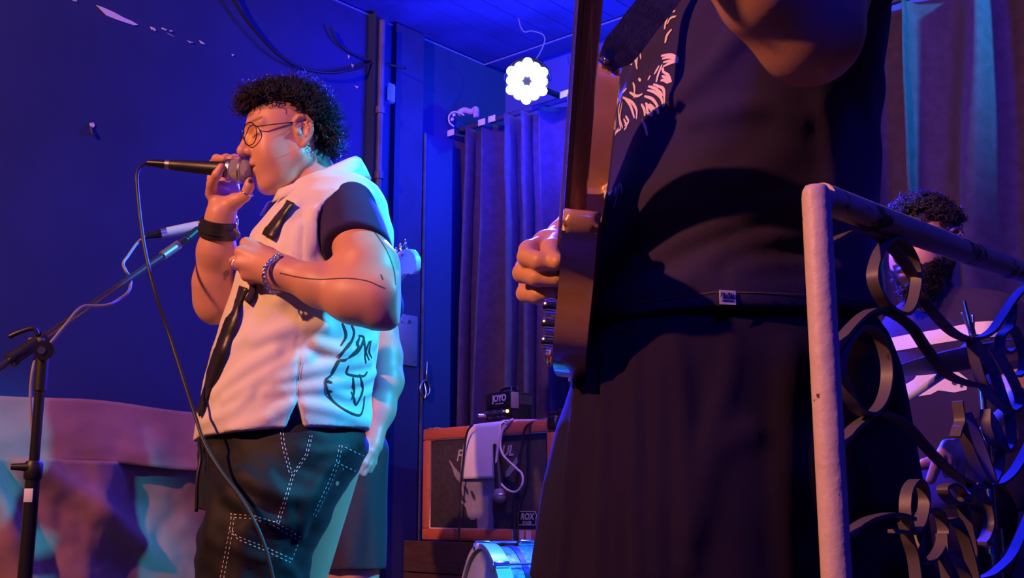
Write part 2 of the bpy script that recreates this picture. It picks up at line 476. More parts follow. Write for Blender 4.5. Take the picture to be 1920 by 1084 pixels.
# pilaster pipe and duct on the side wall
ptop, pbot = wl(711, 20, 0.03), wl(711, 1200, 0.03)
def vline(px, py, off):                          # foot point of a vertical on the wall
    p = wl(px, py, off); return p
p = vline(705, 300, 0.0)
slab('trim_3', Vector((p.x, p.y, 0)) - U * 0.06, U * 0.075, V * 0.045, Z * CEIL, M_wall)
p = vline(711, 300, 0.062) - V * 0.062
t3 = new_obj('trim_4', None) if False else None
bm = bmesh.new(); bm_cyl(bm, Vector((p.x, p.y, 0)) + V * 0.062, Vector((p.x, p.y, CEIL - .05)) + V * 0.062, 0.014, n=16)
for zc in (0.4, 1.3, 2.02, 2.3): bm_cyl(bm, Vector((p.x, p.y, zc)) + V * 0.062, Vector((p.x, p.y, zc + 0.03)) + V * 0.062, 0.02, n=16)
o = new_obj('trim_4', from_bm('trim_4', bm, True, 40), None, M_pipe); o['kind'] = 'structure'
# torn tape wrapped round the top of the pipe
# small white junction box beside it
jb = thing('junction_box', 'small pale plastic junction box on the wall beside the vertical pipe', 'box', wl(728, 176, 0.0))
c = wl(728, 176, 0.025)
Mx = basis(c, U, Z, V)
box('box_cover', (0.045, 0.085, 0.05), Mx, mat('pale_plastic', (0.45, 0.47, 0.55), 0.5), jb, 0.01, 3)
box('cover_face', (0.028, 0.06, 0.008), basis(wl(730, 176, 0.052), U, Z, V), mat('pale_plastic_face', (0.35, 0.38, 0.48), 0.4), jb, 0.003)

# dark panelled door in the side wall with jamb, lock plate and hook latch
dz = 2.1
d0, d1 = wl(728, 400), wl(781, 400)
d0.z = d1.z = 0
dd = slab('door_1', d0, (d1 - d0), V * 0.03, Z * (CEIL - .01), mat('door_paint', (0.03, 0.035, 0.12), 0.6, var=0.2))
j0 = wl(786, 400); j0.z = 0
slab('trim_5', j0, U * 0.17, V * 0.03, Z * 2.3, M_wall)
slab('trim_6', j0 - U * 0.004, U * 0.008, V * 0.034, Z * 2.3, M_pipe)
M_doorplate = mat('grey_steel_plate', (0.30, 0.32, 0.42), 0.45, 0.4, var=0.2)
pc = (wl(765, 638, 0.034))
pl = box('lock_plate', (0.105, 0.21, 0.006), basis(pc, U, Z, V), M_doorplate, None, 0.002); pl.parent = dd
for (sx, sy) in ((766, 603), (752, 603), (776, 677)):
    q = wl(sx, sy, 0.037); o = cyl('screw', q, q + V * 0.006, 0.007 if sy < 650 and sx > 760 else 0.003, M_steel, None, n=12); o.parent = pl
# hook and staple below it
hk = tube('hook_latch', [wl(801, 678, 0.034), wl(800, 700, 0.042), wl(800, 714, 0.038)], 0.004, M_steel); hk.parent = dd
hk = tube('latch_ring', [wl(797 + 9 * math.cos(a), 729 + 15 * math.sin(a), 0.038) for a in np.linspace(0, 2 * math.pi, 12, endpoint=False)], 0.0045, M_steel, closed=True, sm=4); hk.parent = dd
hk = tube('latch_pin', [wl(795, 716, 0.034), wl(799, 735, 0.044), wl(797, 748, 0.042)], 0.004, M_steel); hk.parent = dd

# black cables slung along the top of the side wall
def cable_thing(name, label, pts, r, m, sm=10, n=8, cat='cable', group=None):
    bm = bmesh.new(); tube_bm(bm, smooth_path(pts, sm), r, n)
    return tag(new_obj(name, from_bm(name, bm), None, m), label, cat, group)
cable_thing('wall_cable', 'black cable sagging along the blue wall towards the vertical pipe',
            [wl(x, y, 0.03) for x, y in ((425, -30), (445, 12), (480, 60), (525, 105), (575, 130), (625, 136), (670, 128), (705, 118))] + [wl(760, 128, 0.08)], 0.006, M_rubber, group='black cables on the side wall')
cable_thing('wall_cable', 'short black cable dropping from the ceiling to the pipe bracket',
            [wl(x, y, 0.02) for x, y in ((618, 50), (630, 75), (655, 97), (690, 112), (708, 116))], 0.005, M_rubber, group='black cables on the side wall')

# ------------------------------------------------------------------ the brown cloth hung along the side wall
from mathutils import noise
def wall_sheet(name, x0, x1, z0, z1, nx, nz, f, m, parent=None):
    """sheet along the side wall; f(s, t) gives its distance off the wall; s from the viewer's left in metres, t up 0..1"""
    vs = []; 
    for j in range(nz + 1):
        for i in range(nx + 1):
            s = x0 + (x1 - x0) * i / nx; t = j / nz
            off, dzz = f(s, t)
            vs.append(R(s, off, z0 + (z1 - z0) * t + dzz))
    fs = [(j * (nx + 1) + i, j * (nx + 1) + i + 1, (j + 1) * (nx + 1) + i + 1, (j + 1) * (nx + 1) + i) for j in range(nz) for i in range(nx)]
    me = mesh_np(name, vs, fs); o = new_obj(name, me, parent, m)
    sd = o.modifiers.new('thickness', 'SOLIDIFY'); sd.thickness = 0.006
    return o
bc = thing('wall_cloth', 'brown crumpled cloth hung along the foot of the blue wall', 'cloth', R(2.3, 0.05, 0.0))
# a-values on the wall for pixel columns 0 and 370 are about 2.15 and 1.47
def upper(s, t):
    o_ = 0.10 - 0.045 * t + 0.018 * noise.fractal((s * 4, t * 1.5, 3.1), 1.0, 2.0, 4) * (1.1 - t)
    return o_, 0.008 * math.sin(4 * s) + 0.004 * math.sin(11 * s)
def lower(s, t):
    # big diagonal swag at the viewer's left, hollow at the right below the band
    k = max(0.0, min(1.0, (s - 1.70) / 0.22)); k = k * k * (3 - 2 * k)
    o_ = 0.06 + k * (0.09 - 0.05 * (1 - t) ** 2)
    dline = (s - 2.11) * 1.0 + (1 - t) * 0.0
    # ridge from (s 2.11,t .98) to (s 1.75,t .72)
    a = np.array((2.12, 0.985)); b = np.array((1.70, 0.70)); p_ = np.array((s, t)); ba = b - a
    h_ = max(0, min(1, float((p_ - a) @ ba / (ba @ ba)))); dist = np.linalg.norm((p_ - a - ba * h_) * np.array((1, 0.8)))
    o_ += 0.05 * math.exp(-(dist / 0.035) ** 2)
    a2 = np.array((2.25, 0.95)); b2 = np.array((2.02, 0.4)); ba = b2 - a2
    h_ = max(0, min(1, float((p_ - a2) @ ba / (ba @ ba)))); dist = np.linalg.norm((p_ - a2 - ba * h_) * np.array((1, 0.8)))
    o_ += 0.06 * math.exp(-(dist / 0.05) ** 2)
    o_ += 0.022 * noise.fractal((s * 5, t * 3.5, 7.7), 0.9, 2.0, 5)
    return o_, 0
wall_sheet('upper_band', 0.9, 3.3, 0.83, 1.025, 160, 16, upper, M_backcloth, bc)
wall_sheet('lower_drape', 0.9, 3.3, 0.0, 0.845, 160, 60, lower, M_backcloth, bc)

# ------------------------------------------------------------------ the stage curtain along the back wall
def curtain(name, label, b0, b1, n, seed, ztop):
    rs = np.random.RandomState(seed); nx = n * 14; nz = 24; vs = []
    ph = [rs.rand() * 6 for _ in range(6)]
    for j in range(nz + 1):
        t = j / nz
        for i in range(nx + 1):
            s = i / nx; b = b0 + (b1 - b0) * s
            q = 2 * math.pi * n * (s + 0.22 / n * math.sin(2 * math.pi * n * s * 0.37 + ph[0]) + 0.15 / n * math.sin(5 * t + ph[1] + s * 9))
            amp = 0.052 + 0.022 * (1 - t) + 0.014 * math.sin(q * 0.31 + ph[2])
            a = 0.17 + amp * math.sin(q) + 0.012 * math.sin(2 * q + ph[3] + 2 * t)
            vs.append(R(a, b + 0.02 * math.cos(q) + 0.02 * (1 - t) * math.sin(3 * s + ph[4]), 0.02 + (ztop - 0.02) * t))
    fs = [(j * (nx + 1) + i, j * (nx + 1) + i + 1, (j + 1) * (nx + 1) + i + 1, (j + 1) * (nx + 1) + i) for j in range(nz) for i in range(nx)]
    root = thing(name, label, 'curtain', R(0.17, (b0 + b1) / 2, 0.02), 'pleated stage curtains')
    o = new_obj('drape', mesh_np('drape', vs, fs), root, M_curtain)
    sd = o.modifiers.new('thickness', 'SOLIDIFY'); sd.thickness = 0.004
    return root
ZR = wr(977, 210, 0.17).z
bl = lambda px, off=0.17: (wr(px, 500, off) - CORN).dot(V)
c1 = curtain('curtain', 'dark pleated stage curtain behind the speaker cabinet and small amplifier', bl(838), bl(1210), 9, 3, ZR - 0.02)
c2 = curtain('curtain', 'dark pleated stage curtain behind the drummer, catching teal light', bl(1215), bl(1215) + 1.9, 11, 8, ZR - 0.02)
rail = cyl('curtain_rail', R(0.17, bl(825), ZR), R(0.17, bl(1215) + 2.0, ZR), 0.013, M_trimd)
tag(rail, 'dark curtain rail running along the back wall', 'rail')
for k, px in enumerate((848, 906, 925, 1056, 1064)):
    q = wr(px, 250 - (px - 848) * 0.34, 0.235)
    box('header_tab', (0.04 if k != 3 else 0.016, 0.028, 0.004), basis(q - U * 0.01, V, Z, -U), M_white, c1, 0.001)
# folded header flap and strap at the curtain's upper corner
cl = tube('header_cord', [wr(851, 237, 0.25), wr(843, 230, 0.25), wr(842, 218, 0.25), wr(850, 210, 0.25), wr(862, 212, 0.25), wr(870, 216, 0.25)], 0.004, M_white, c1)
cl = tube('header_flap', [wr(858, 214, 0.24), wr(870, 207, 0.22), wr(884, 210, 0.22), wr(892, 205, 0.22), wr(893, 218, 0.24)], 0.014, mat('pinkish_cloth', (0.6, 0.42, 0.42), 0.8), c1)
for px, py in ((852, 216), (849, 224)):
    q = wr(px, py, 0.24); cyl('eyelet', q, q - U * 0.006, 0.008, M_white, c1, n=12)

# ------------------------------------------------------------------ the par lamp by the back wall
PAR = W(988, 152, 4.3)
pd = (Vector((-0.15, 0.2, 1.0)) - PAR).normalized()
px_ = pd.cross(Z).normalized() * -1; py_ = pd.cross(px_).normalized() * -1
PM = basis(PAR, px_, py_, pd)
par = thing('par_light', 'round blue stage lamp with glowing white lenses below the ceiling', 'stage lamp', PAR)
bm = bmesh.new(); bm_lathe(bm, [(0.0, -0.11), (0.06, -0.11), (0.082, -0.09), (0.086, -0.01), (0.086, 0.0), (0.083, 0.0), (0.083, -0.004), (0, -0.004)], PM, 40)
new_obj('housing', from_bm('housing', bm, True, 40), par, M_black)
M_lens = mat('lit_lens', (1, 1, 1), 0.3, emit=(0.75, 0.85, 1.0), estr=14.0)
def lens(r, a, first=[None]):
    c = PM @ Vector((r * math.cos(a), r * math.sin(a), 0.0))
    if first[0] is None:
        bm = bmesh.new(); bm_lathe(bm, [(0.0198, -0.006), (0.0198, 0.004), (0.014, 0.010), (0.007, 0.0125), (0, 0.0132)], Matrix.Identity(4), 16)
        first[0] = from_bm('lens', bm)
        first[0].materials.append(M_lens)
    o = bpy.data.objects.new('lens', first[0]); COL.objects.link(o); o.parent = par
    o.matrix_parent_inverse = Matrix.Translation(-par.location); o.matrix_basis = basis(c, px_, py_, pd)
for k in range(12): lens(0.0636 if k % 2 else 0.0735, math.radians(30 * k + 93))
for k in range(6): lens(0.0367, math.radians(60 * k + 93))
yk = [PM @ Vector((0.094 * math.cos(a), -0.094 * math.sin(a), -0.05)) for a in np.linspace(0, math.pi, 13)]
bm = bmesh.new(); tube_bm(bm, yk, 0.006, 8)
new_obj('yoke', from_bm('yoke', bm), par, M_black)
ytop = PM @ Vector((0, -0.094, -0.05))
hw_ = PAR - pd * .11; cyl('wall_arm', hw_, hw_ + U * ((CORN - hw_).dot(U)), 0.012, M_black, par, n=12)
tube('yoke_link', [ytop, PM @ Vector((0, -.07, -.10)), hw_], .006, M_black, par)
cable_thing('lamp_cable', 'thin pale wires curling above the glowing round lamp', [W(x, y, 4.45) for x, y in ((972, 34), (977, 52), (984, 60), (995, 58), (1012, 62), (1020, 68), (1021, 78))] + [W(1012, 100, 4.46), W(995, 125, 4.43)], 0.0028, M_greycable)
spot('par_beam', PM @ Vector((0, 0, 0.03)), (-0.15, 0.2, 1.0), BLUE, 4600, 95, 0.8, 0.07)
for k, q in enumerate(((0.0, 0.22, 0.10), (-0.2, 0.0, 0.08), (0.2, 0.02, 0.08))):
    point('par_glow_fill', PM @ Vector(q), BLUE, 26, 0.08)  # added point lights around the lamp, standing in for its glow
# ------------------------------------------------------------------ iron railing at the side of the stage
M_iron = mat('chipped_pink_paint', (0.62, 0.47, 0.44), 0.5, bump=0.9, bscale=38)
def chip_paint(m, scale, lo, hi, dark):
    nt = m.node_tree; b = nt.nodes['Principled BSDF']
    n = nt.nodes.new('ShaderNodeTexNoise'); n.inputs['Scale'].default_value = scale; n.inputs['Detail'].default_value = 8; n.inputs['Roughness'].default_value = 0.65
    tc = nt.nodes.new('ShaderNodeTexCoord'); nt.links.new(tc.outputs['Object'], n.inputs['Vector'])
    r = nt.nodes.new('ShaderNodeMapRange'); r.inputs['From Min'].default_value = lo; r.inputs['From Max'].default_value = hi
    nt.links.new(n.outputs['Fac'], r.inputs['Value'])
    mx = nt.nodes.new('ShaderNodeMix'); mx.data_type = 'RGBA'; mx.inputs['A'].default_value = b.inputs['Base Color'].default_value
    mx.inputs['B'].default_value = (*dark, 1); nt.links.new(r.outputs['Result'], mx.inputs['Factor']); nt.links.new(mx.outputs['Result'], b.inputs['Base Color'])
chip_paint(M_iron, 26, 0.635, 0.655, (0.03, 0.02, 0.02))
M_rail = mat('worn_pink_handrail_paint', (0.58, 0.43, 0.40), 0.42, bump=0.9, bscale=34)
chip_paint(M_rail, 14, 0.585, 0.62, (0.03, 0.022, 0.022))
M_scroll = mat('shaded_scroll_paint', (0.115, 0.09, 0.11), 0.5, bump=0.2, bscale=40)  # darker than the post's pink: shade on the bars put into the colour
chip_paint(M_scroll, 18, 0.66, 0.69, (0.05, 0.035, 0.03))
RP = W(1533, 420, 1.2); RP0 = Vector((RP.x, RP.y, 0.0))
def rl(px, py): return on_plane(px, py, RP0, V)
railing = thing('iron_railing', 'pale pink painted iron railing with scrolled bars in front of the drummer', 'railing', RP0)
ztop = rl(1531, 352).z
pr = 0.0158
bm = bmesh.new()
bm_lathe(bm, [(0, -0.0), (pr, 0.0), (pr, ztop - 0.012), (pr * 0.93, ztop - 0.004), (pr * 0.75, ztop + 0.001), (0, ztop + 0.003)], Matrix.Translation(RP0), 28)
new_obj('post', from_bm('post', bm, True, 60), railing, M_iron)
bm = bmesh.new(); bm_lathe(bm, [(0, 0), (0.045, 0), (0.045, 0.006), (0.02, 0.01), (0, 0.01)], Matrix.Translation(RP0), 28)
new_obj('base_plate', from_bm('base_plate', bm, True, 40), railing, M_iron)
a0 = rl(1540, 371); a1 = rl(1910, 509); dirr = (a1 - a0).normalized(); aend = a0 + dirr * 1.55
bm = bmesh.new()
tube_bm(bm, [a0 + dirr * t for t in np.linspace(0.0, 1.55, 24)], 0.0172, 20)
new_obj('handrail', from_bm('handrail', bm, True, 60), railing, M_rail)
pe = Vector((aend.x, aend.y, 0))
bm = bmesh.new(); bm_cyl(bm, pe, Vector((pe.x, pe.y, aend.z)), pr, n=24)
new_obj('post', from_bm('post', bm, True, 60), railing, M_iron)
cyl('bottom_bar', RP0 + Z * 0.12, pe + Z * 0.12, 0.011, M_iron, railing, n=16)
def strip(name, pts, closed=False, w=0.0145, th=0.0042, off=0.0):
    P = smooth_path([rl(*p) + V * off for p in pts], 7, closed)
    bm = bmesh.new(); N = len(P); rings = []
    for i, p in enumerate(P):
        a = P[(i - 1) % N] if closed or i > 0 else P[0]; b = P[(i + 1) % N] if closed or i < N - 1 else P[-1]
        t = (b - a).normalized(); n = t.cross(V).normalized()
        rings.append([bm.verts.new(p + V * sx * w / 2 + n * sn * th / 2) for sx, sn in ((-1, -1), (1, -1), (1, 1), (-1, 1))])
    for i in range(N if closed else N - 1):
        A, B = rings[i], rings[(i + 1) % N]
        for k in range(4): bm.faces.new((A[k], A[(k + 1) % 4], B[(k + 1) % 4], B[k]))
    if not closed: bm.faces.new(rings[0]); bm.faces.new(rings[-1][::-1])
    return new_obj(name, from_bm(name, bm, True, 40), railing, M_scroll)
SCROLLS = [
 ([(1553,462),(1574,447),(1595,438),(1620,432),(1645,439),(1668,457),(1690,480),(1712,512),(1735,560),(1765,600),(1792,625),(1818,637)],0),
 ([(1812,636),(1836,634),(1860,620),(1880,592),(1900,562),(1922,540),(1950,528)],0),
 ([(1676,448),(1652,462),(1638,490),(1633,522),(1645,556),(1665,580),(1690,590),(1706,572),(1715,530),(1712,498),(1697,466)],1),
 ([(1562,662),(1580,634),(1602,608),(1625,588),(1648,581),(1682,592),(1712,615),(1736,650),(1758,679),(1784,706),(1824,721),(1850,724)],0),
 ([(1574,700),(1579,662),(1595,630),(1620,614),(1644,628),(1658,665),(1662,702),(1657,738),(1645,764),(1628,777),(1606,768),(1587,738)],1),
 ([(1578,836),(1604,803),(1632,783),(1654,776),(1683,784),(1707,801),(1734,832),(1762,862),(1793,890),(1822,907),(1860,914)],0),
 ([(1855,914),(1880,904),(1901,884),(1921,850),(1940,810)],0),
 ([(1818,640),(1826,680),(1840,722),(1858,746),(1878,764),(1893,773)],0),
 ([(1826,639),(1845,662),(1862,690),(1874,722),(1884,752),(1893,774)],0),
 ([(1864,655),(1882,684),(1899,716),(1910,745),(1908,762),(1893,774)],0),
 ([(1901,572),(1899,600),(1893,617),(1881,628),(1878,642),(1879,655),(1890,662),(1900,655)],0),
 ([(1898,614),(1910,636),(1919,668),(1917,696),(1906,706)],0),
 ([(1845,768),(1846,800),(1858,828),(1880,843)],0),
 ([(1850,771),(1867,800),(1878,826),(1885,843)],0),
 ([(1890,776),(1894,806),(1893,832),(1884,846)],0),
 ([(1878,846),(1876,876),(1867,900),(1856,912)],0),
 ([(1795,752),(1800,788),(1795,805),(1791,820)],0),
 ([(1808,776),(1825,812),(1842,856),(1857,905)],0),
 ([(1804,792),(1813,826),(1830,868),(1852,908)],0),
 ([(1714,902),(1700,920),(1696,955),(1702,990),(1713,998),(1726,976),(1732,938),(1726,910)],1),
 ([(1699,980),(1707,1014),(1716,1044),(1722,1090),(1724,1130)],0),
 ([(1590,1006),(1605,989),(1630,974),(1666,965),(1690,967),(1708,974)],0),
 ([(1672,996),(1690,998),(1712,1000)],0),
 ([(1730,965),(1747,955),(1764,966),(1771,998),(1763,1030),(1748,1050),(1732,1054),(1723,1034),(1725,995)],1),
 ([(1764,1000),(1767,1040),(1775,1090),(1778,1130)],0),
 ([(1771,916),(1788,909),(1805,922),(1810,938),(1795,944),(1780,934)],1),
 ([(1803,942),(1814,985),(1824,1040),(1828,1100)],0),
 ([(1771,976),(1786,975),(1800,998),(1814,1042),(1826,1095)],0),
 ([(1778,1036),(1794,1047),(1812,1080),(1818,1110)],0),
 ([(1830,918),(1847,945),(1853,982),(1846,1008),(1838,1019)],0),
 ([(1815,1090),(1845,1084),(1866,1075),(1898,1044),(1921,996),(1940,950)],0),
 ([(1908,1042),(1909,1090),(1906,1130)],0),
 ([(1822,908),(1812,925),(1806,940)],0),
]
for i, (p, c) in enumerate(SCROLLS): strip('scroll', p, bool(c), off=0.0012 * ((i * 7) % 5 - 2))

# ------------------------------------------------------------------ microphone stand at the viewer's left
st = thing('microphone_stand', 'black boom microphone stand leaning across in front of the blue wall', 'stand', W(52, 1084, 2.25))
SY = 2.22
foot = W(78, 690, SY); foot.z = 0
neck = W(78, 662, SY); neck = Vector((foot.x, foot.y, neck.z))
zc = W(66, 888, SY).z
cyl('lower_tube', foot + Z * 0.03, Vector((foot.x, foot.y, zc)), 0.0138, M_blackmetal, st, n=20)
cyl('upper_tube', Vector((foot.x, foot.y, zc)), neck, 0.0098, M_blackmetal, st, n=20)
bm = bmesh.new(); bm_lathe(bm, [(0, 0), (0.015, 0), (0.0175, 0.004), (0.0175, 0.03), (0.014, 0.036), (0, 0.036)], Matrix.Translation(Vector((foot.x, foot.y, zc - 0.012))), 24)
new_obj('height_clutch', from_bm('height_clutch', bm, True, 40), st, M_black)
kb = Vector((foot.x, foot.y, zc + 0.012)); cyl('clutch_knob', kb + Vector((-0.005, -0.01, 0)), kb + Vector((-0.036, -0.018, 0.0)), 0.0085, M_black, st, r1=0.006, n=14)
q = W(67, 929, SY - 0.0155); box('sticker', (0.017, 0.002, 0.026), Matrix.Translation(Vector((foot.x, foot.y - 0.0138, q.z))) , mat('silver_sticker', (0.6, 0.62, 0.7), 0.4), st, 0.0005)
cyl('neck_sleeve', neck + Z * -0.075, neck + Z * 0.0, 0.0125, M_black, st, n=20)
for k in range(3):
    a = 2 * math.pi * k / 3 + 0.5; e = foot + Vector((0.33 * math.cos(a), 0.33 * math.sin(a), 0.012))
    tube('leg', [foot + Z * 0.10, foot + Z * 0.09 + (e - foot) * 0.15, e], 0.008, M_blackmetal, st, sm=4)
j = W(83, 636, SY - 0.03)
jb_ = Vector((neck.x, neck.y, j.z))
cyl('joint_disc', W(82, 657, SY - 0.035), W(82, 657, SY + 0.02), 0.019, M_black, st, n=28)
cyl('joint_cap', W(78, 657, SY - 0.038), W(78, 657, SY - 0.034), 0.0075, M_steel, st, n=20)
b0, b1, b2 = W(-40, 717, SY - 0.03), W(352, 447, 2.5), W(305, 484, 2.452)
bd = (b1 - b0).normalized()
cyl('boom_tube', b0, b1, 0.0072, M_boom, st, n=18)
jm = b0 + bd * ((W(82, 640, SY) - b0).dot(bd))
cyl('boom_clamp', jm - bd * 0.045, jm + bd * 0.03, 0.0135, M_black, st, n=20)
cyl('clamp_ring', jm - bd * 0.055, jm - bd * 0.045, 0.016, M_black, st, n=20)
pv = jm + bd * 0.012
bm = bmesh.new(); bm_box(bm, (0.034, 0.016, 0.03), Matrix.Translation(pv + Vector((0.0, -0.004, -0.006))), 0.005)
new_obj('clamp_body', from_bm('clamp_body', bm, True, 40), st, M_black)
tube('clamp_lever', [pv + Vector((0.004, -0.006, 0.012)), pv + Vector((-0.006, -0.01, 0.026)), pv + Vector((-0.03, -0.016, 0.018)), pv + Vector((-0.05, -0.018, 0.008))], 0.005, M_black, st)
bx = b0 + bd * ((W(320, 475, 2.47) - b0).dot(bd))
cyl('boom_end', bx - bd * 0.02, bx + bd * 0.03, 0.0105, mat('brass_sleeve', (0.45, 0.38, 0.3), 0.35, 0.8), st, n=18)
# pale microphone on the boom, its clip and its own cable
mc0, mc1 = W(302, 438, 2.50), W(402, 420, 2.54)
md = (mc1 - mc0).normalized()
vm = thing('vocal_microphone', 'slim pale grey microphone clipped to the boom behind the singer', 'microphone', mc0)
M_palemic = mat('pale_mic_body', (0.52, 0.46, 0.44), 0.4, 0.2)
cyl('microphone_body', mc0 + md * 0.013, mc1, 0.0118, M_palemic, vm, r1=0.015, n=24)
cyl('connector_ring', mc0, mc0 + md * 0.013, 0.0118, M_steel, vm, n=20)
cyl('cable_plug', mc0 - md * 0.035, mc0, 0.0065, M_blackgloss, vm, r1=0.0095, n=18)
bm = bmesh.new(); bm_lathe(bm, [(0.015, 0), (0.021, 0.012), (0.024, 0.028), (0.022, 0.042), (0.013, 0.053), (0, 0.056)], basis(mc1, *[md.orthogonal().normalized(), md.cross(md.orthogonal()).normalized(), md]), 24)
M_grille = mat('steel_mesh_grille', (0.42, 0.39, 0.36), 0.45, 0.8, bump=0.8, bscale=900)
new_obj('grille', from_bm('grille', bm), vm, M_grille)
cyl('clip_body', W(352, 447, 2.5) - md * 0.0, W(372, 430, 2.52), 0.009, M_black, st, n=14)
cyl('clip_screw', W(347, 452, 2.47), W(347, 452, 2.53), 0.007, M_black, st, n=14)
cyl('clip_cup', mc0 + md * 0.088, mc0 + md * 0.118, 0.0165, M_black, st, r1=0.018, n=20)
pl_ = mc0 - md * 0.033
cable_thing('microphone_cable', 'thin grey cable wound round the boom of the microphone stand',
   [pl_, W(258, 455, 2.49), W(240, 480, 2.45), W(231, 494, 2.42), W(236, 508, 2.41), W(243, 520, 2.42), W(245, 533, 2.40), W(240, 548, 2.38), W(225, 560, 2.36), W(205, 571, 2.33), W(180, 574, 2.31), W(158, 574, 2.29),
    W(143, 584, 2.27), W(128, 603, 2.25), W(112, 622, 2.24), W(92, 646, 2.23), W(72, 660, 2.27), W(62, 690, 2.25), W(57, 740, 2.245), W(60, 800, 2.24), W(68, 845, 2.245), W(66, 900, 2.25), W(52, 1000, 2.25), W(40, 1120, 2.2)], 0.0032, M_greycable, sm=8)

# ------------------------------------------------------------------ guitar cabinet, head, paper, hanging microphone
FL = W(790, 1012, 4.35)
CW, CH, CD = 0.715, 0.413, 0.27
CV = Vector((0.68, -0.733, 0)).normalized(); CU = Vector((-CV.y, CV.x, 0))
CF = -CU                                              # the way the front faces
def cb(x, y, z): return FL + CV * x + CF * y + Z * z   # x along the front, y out of the front, z up
CAX = lambda p: basis(p, CV, Z, CF)
cab = thing('guitar_cabinet', 'orange framed guitar speaker cabinet with dark cloth front and ghostly hand print', 'speaker', cb(CW / 2, -CD / 2, 0))
M_tolex = mat('orange_tolex', (0.62, 0.16, 0.07), 0.55, var=0.15, vscale=60, bump=0.15, bscale=300)
bm = bmesh.new()
fw = 0.042
for (sx, sz, cx, cz) in ((CW, fw, CW / 2, fw / 2), (CW, fw, CW / 2, CH - fw / 2), (fw, CH - 2 * fw, fw / 2, CH / 2), (fw, CH - 2 * fw, CW - fw / 2, CH / 2)):
    bm_box(bm, (sx, sz, CD), CAX(cb(cx, -CD / 2, cz)), 0.006, 2)
new_obj('shell', from_bm('shell', bm, True, 35), cab, M_tolex)
box('back_panel', (CW - 0.07, CH - 0.07, 0.012), CAX(cb(CW / 2, -CD + 0.02, CH / 2)), M_black, cab, 0.002)
M_grillecloth = mat('dark_grille_cloth', (0.06, 0.05, 0.055), 0.85, var=0.35, vscale=60, bump=0.3, bscale=500)
box('grille_cloth', (CW - 2 * fw + .002, CH - 2 * fw + .002, 0.012), CAX(cb(CW / 2, -0.018, CH / 2)), M_grillecloth, cab, 0.002)
M_piping = mat('silver_piping', (0.55, 0.55, 0.6), 0.35, 0.6)
x0, x1, z0, z1 = fw, CW - fw, fw, CH - fw
tube('piping', [cb(x0, -0.008, z0), cb(x1, -0.008, z0), cb(x1, -0.008, z1), cb(x0, -0.008, z1)], 0.0036, M_piping, cab, sm=0, closed=True)
for sx in (0, 1):
    for sz in (0, 1):
        c = cb(CW * sx, -0.022, CH * sz) + (CV * (0.004 if sx else -0.004)) + Z * (0.004 if sz else -0.004)
        if sx == 1: box('corner_guard', (0.05, 0.05, 0.055), CAX(c + CV * -0.018 + Z * (-0.018 if sz else 0.018)), M_blackgloss, cab, 0.012, 3)
M_tape = mat('white_tape', (0.75, 0.70, 0.66), 0.6)
for xx in (0.05, 0.082): box('tape_strip', (0.02, 0.002, 0.045), CAX(cb(xx, -0.018, CH + 0.001)), M_tape, cab, 0.0)
for i_, xx in enumerate((0.51, 0.55, 0.585)): box('tape_strip', (0.014 + 0.004 * i_, 0.04, 0.002), CAX(cb(xx, 0.001, fw / 2)), M_tape, cab, 0.0)
fy = -0.0115
def fr(px, py, lift=0.0): return on_plane(px, py, cb(0, fy + lift, 0), CF)
M_print = mat('pale_screen_print', (0.36, 0.35, 0.40), 0.8, var=0.25, vscale=25)
def Zc(x, y): return (840 + x / 4.105, 820 + y / 4.105)
shapes = [[(5,175),(22,185),(45,225),(70,255),(95,280),(108,335),(95,352),(70,325),(48,290),(35,240)],
          [(100,345),(150,330),(380,305),(385,360),(362,430),(345,460),(342,560),(352,640),(352,752),(228,752),(222,620),(205,635),(175,637),(152,610),(140,545),(100,500),(112,480),(104,400)],
          [(530,148),(538,190),(510,250),(470,300),(440,312),(448,262),(490,205)]]
for s in shapes: poly_plate('print_shape', [fr(*Zc(*p), 0.0004) for p in s], 0.0004, CF, M_print, cab)
for s in [[(120,372),(138,380),(156,410),(158,450),(140,430),(126,400)], [(172,412),(190,415),(208,450),(214,490),(196,480),(180,445)], [(106,436),(118,455),(136,490),(138,510),(112,490)], [(288,710),(294,720),(292,752),(286,752)]]:
    poly_plate('print_gap', [fr(*Zc(*p), 0.001) for p in s], 0.0004, CF, M_grillecloth, cab)
M_print2 = mat('pale_lettering', (0.5, 0.49, 0.53), 0.7)
def on_front(px, py, lift): return basis(fr(px, py, lift), CV, Z, CF)
text_mesh('lettering', 'FR', on_front(866, 855, 0.001), 0.058, M_print2, cab, 0.25, offset=0.001)
text_mesh('lettering', 'UL', on_front(951, 846, 0.001), 0.052, M_print2, cab, 0.25, offset=0.001)
bx_ = on_front(989, 972, 0.004) @ Matrix.Scale(.86, 4)
bdg = new_obj('badge', None, cab) if False else None
bo = [(-0.054, 0.012), (-0.046, 0.026), (0.046, 0.026), (0.054, 0.012), (0.048, -0.026), (-0.048, -0.026)]
badge = poly_plate('badge', [bx_ @ Vector((x, y, -0.002)) for x, y in bo], 0.004, CF, M_blackgloss, cab)
def sub(o, p):                                      # make o a sub-part of p
    o.parent = p; o.matrix_parent_inverse = Matrix.Identity(4)
    o.matrix_parent_inverse = (Matrix.Translation(-p.parent.location)).inverted() @ Matrix.Identity(4) if False else Matrix.Identity(4)
    return o
tr = tube('badge_rim', [bx_ @ Vector((x, y, 0.002)) for x, y in bo], 0.0016, M_print2, None, sm=0, closed=True); sub(tr, badge)
sub(text_mesh('lettering', 'ROX', bx_ @ Matrix.Translation((0, 0.006, 0.0026)), 0.034, M_print2, None, 0.2, offset=0.0012, space=1.05), badge)
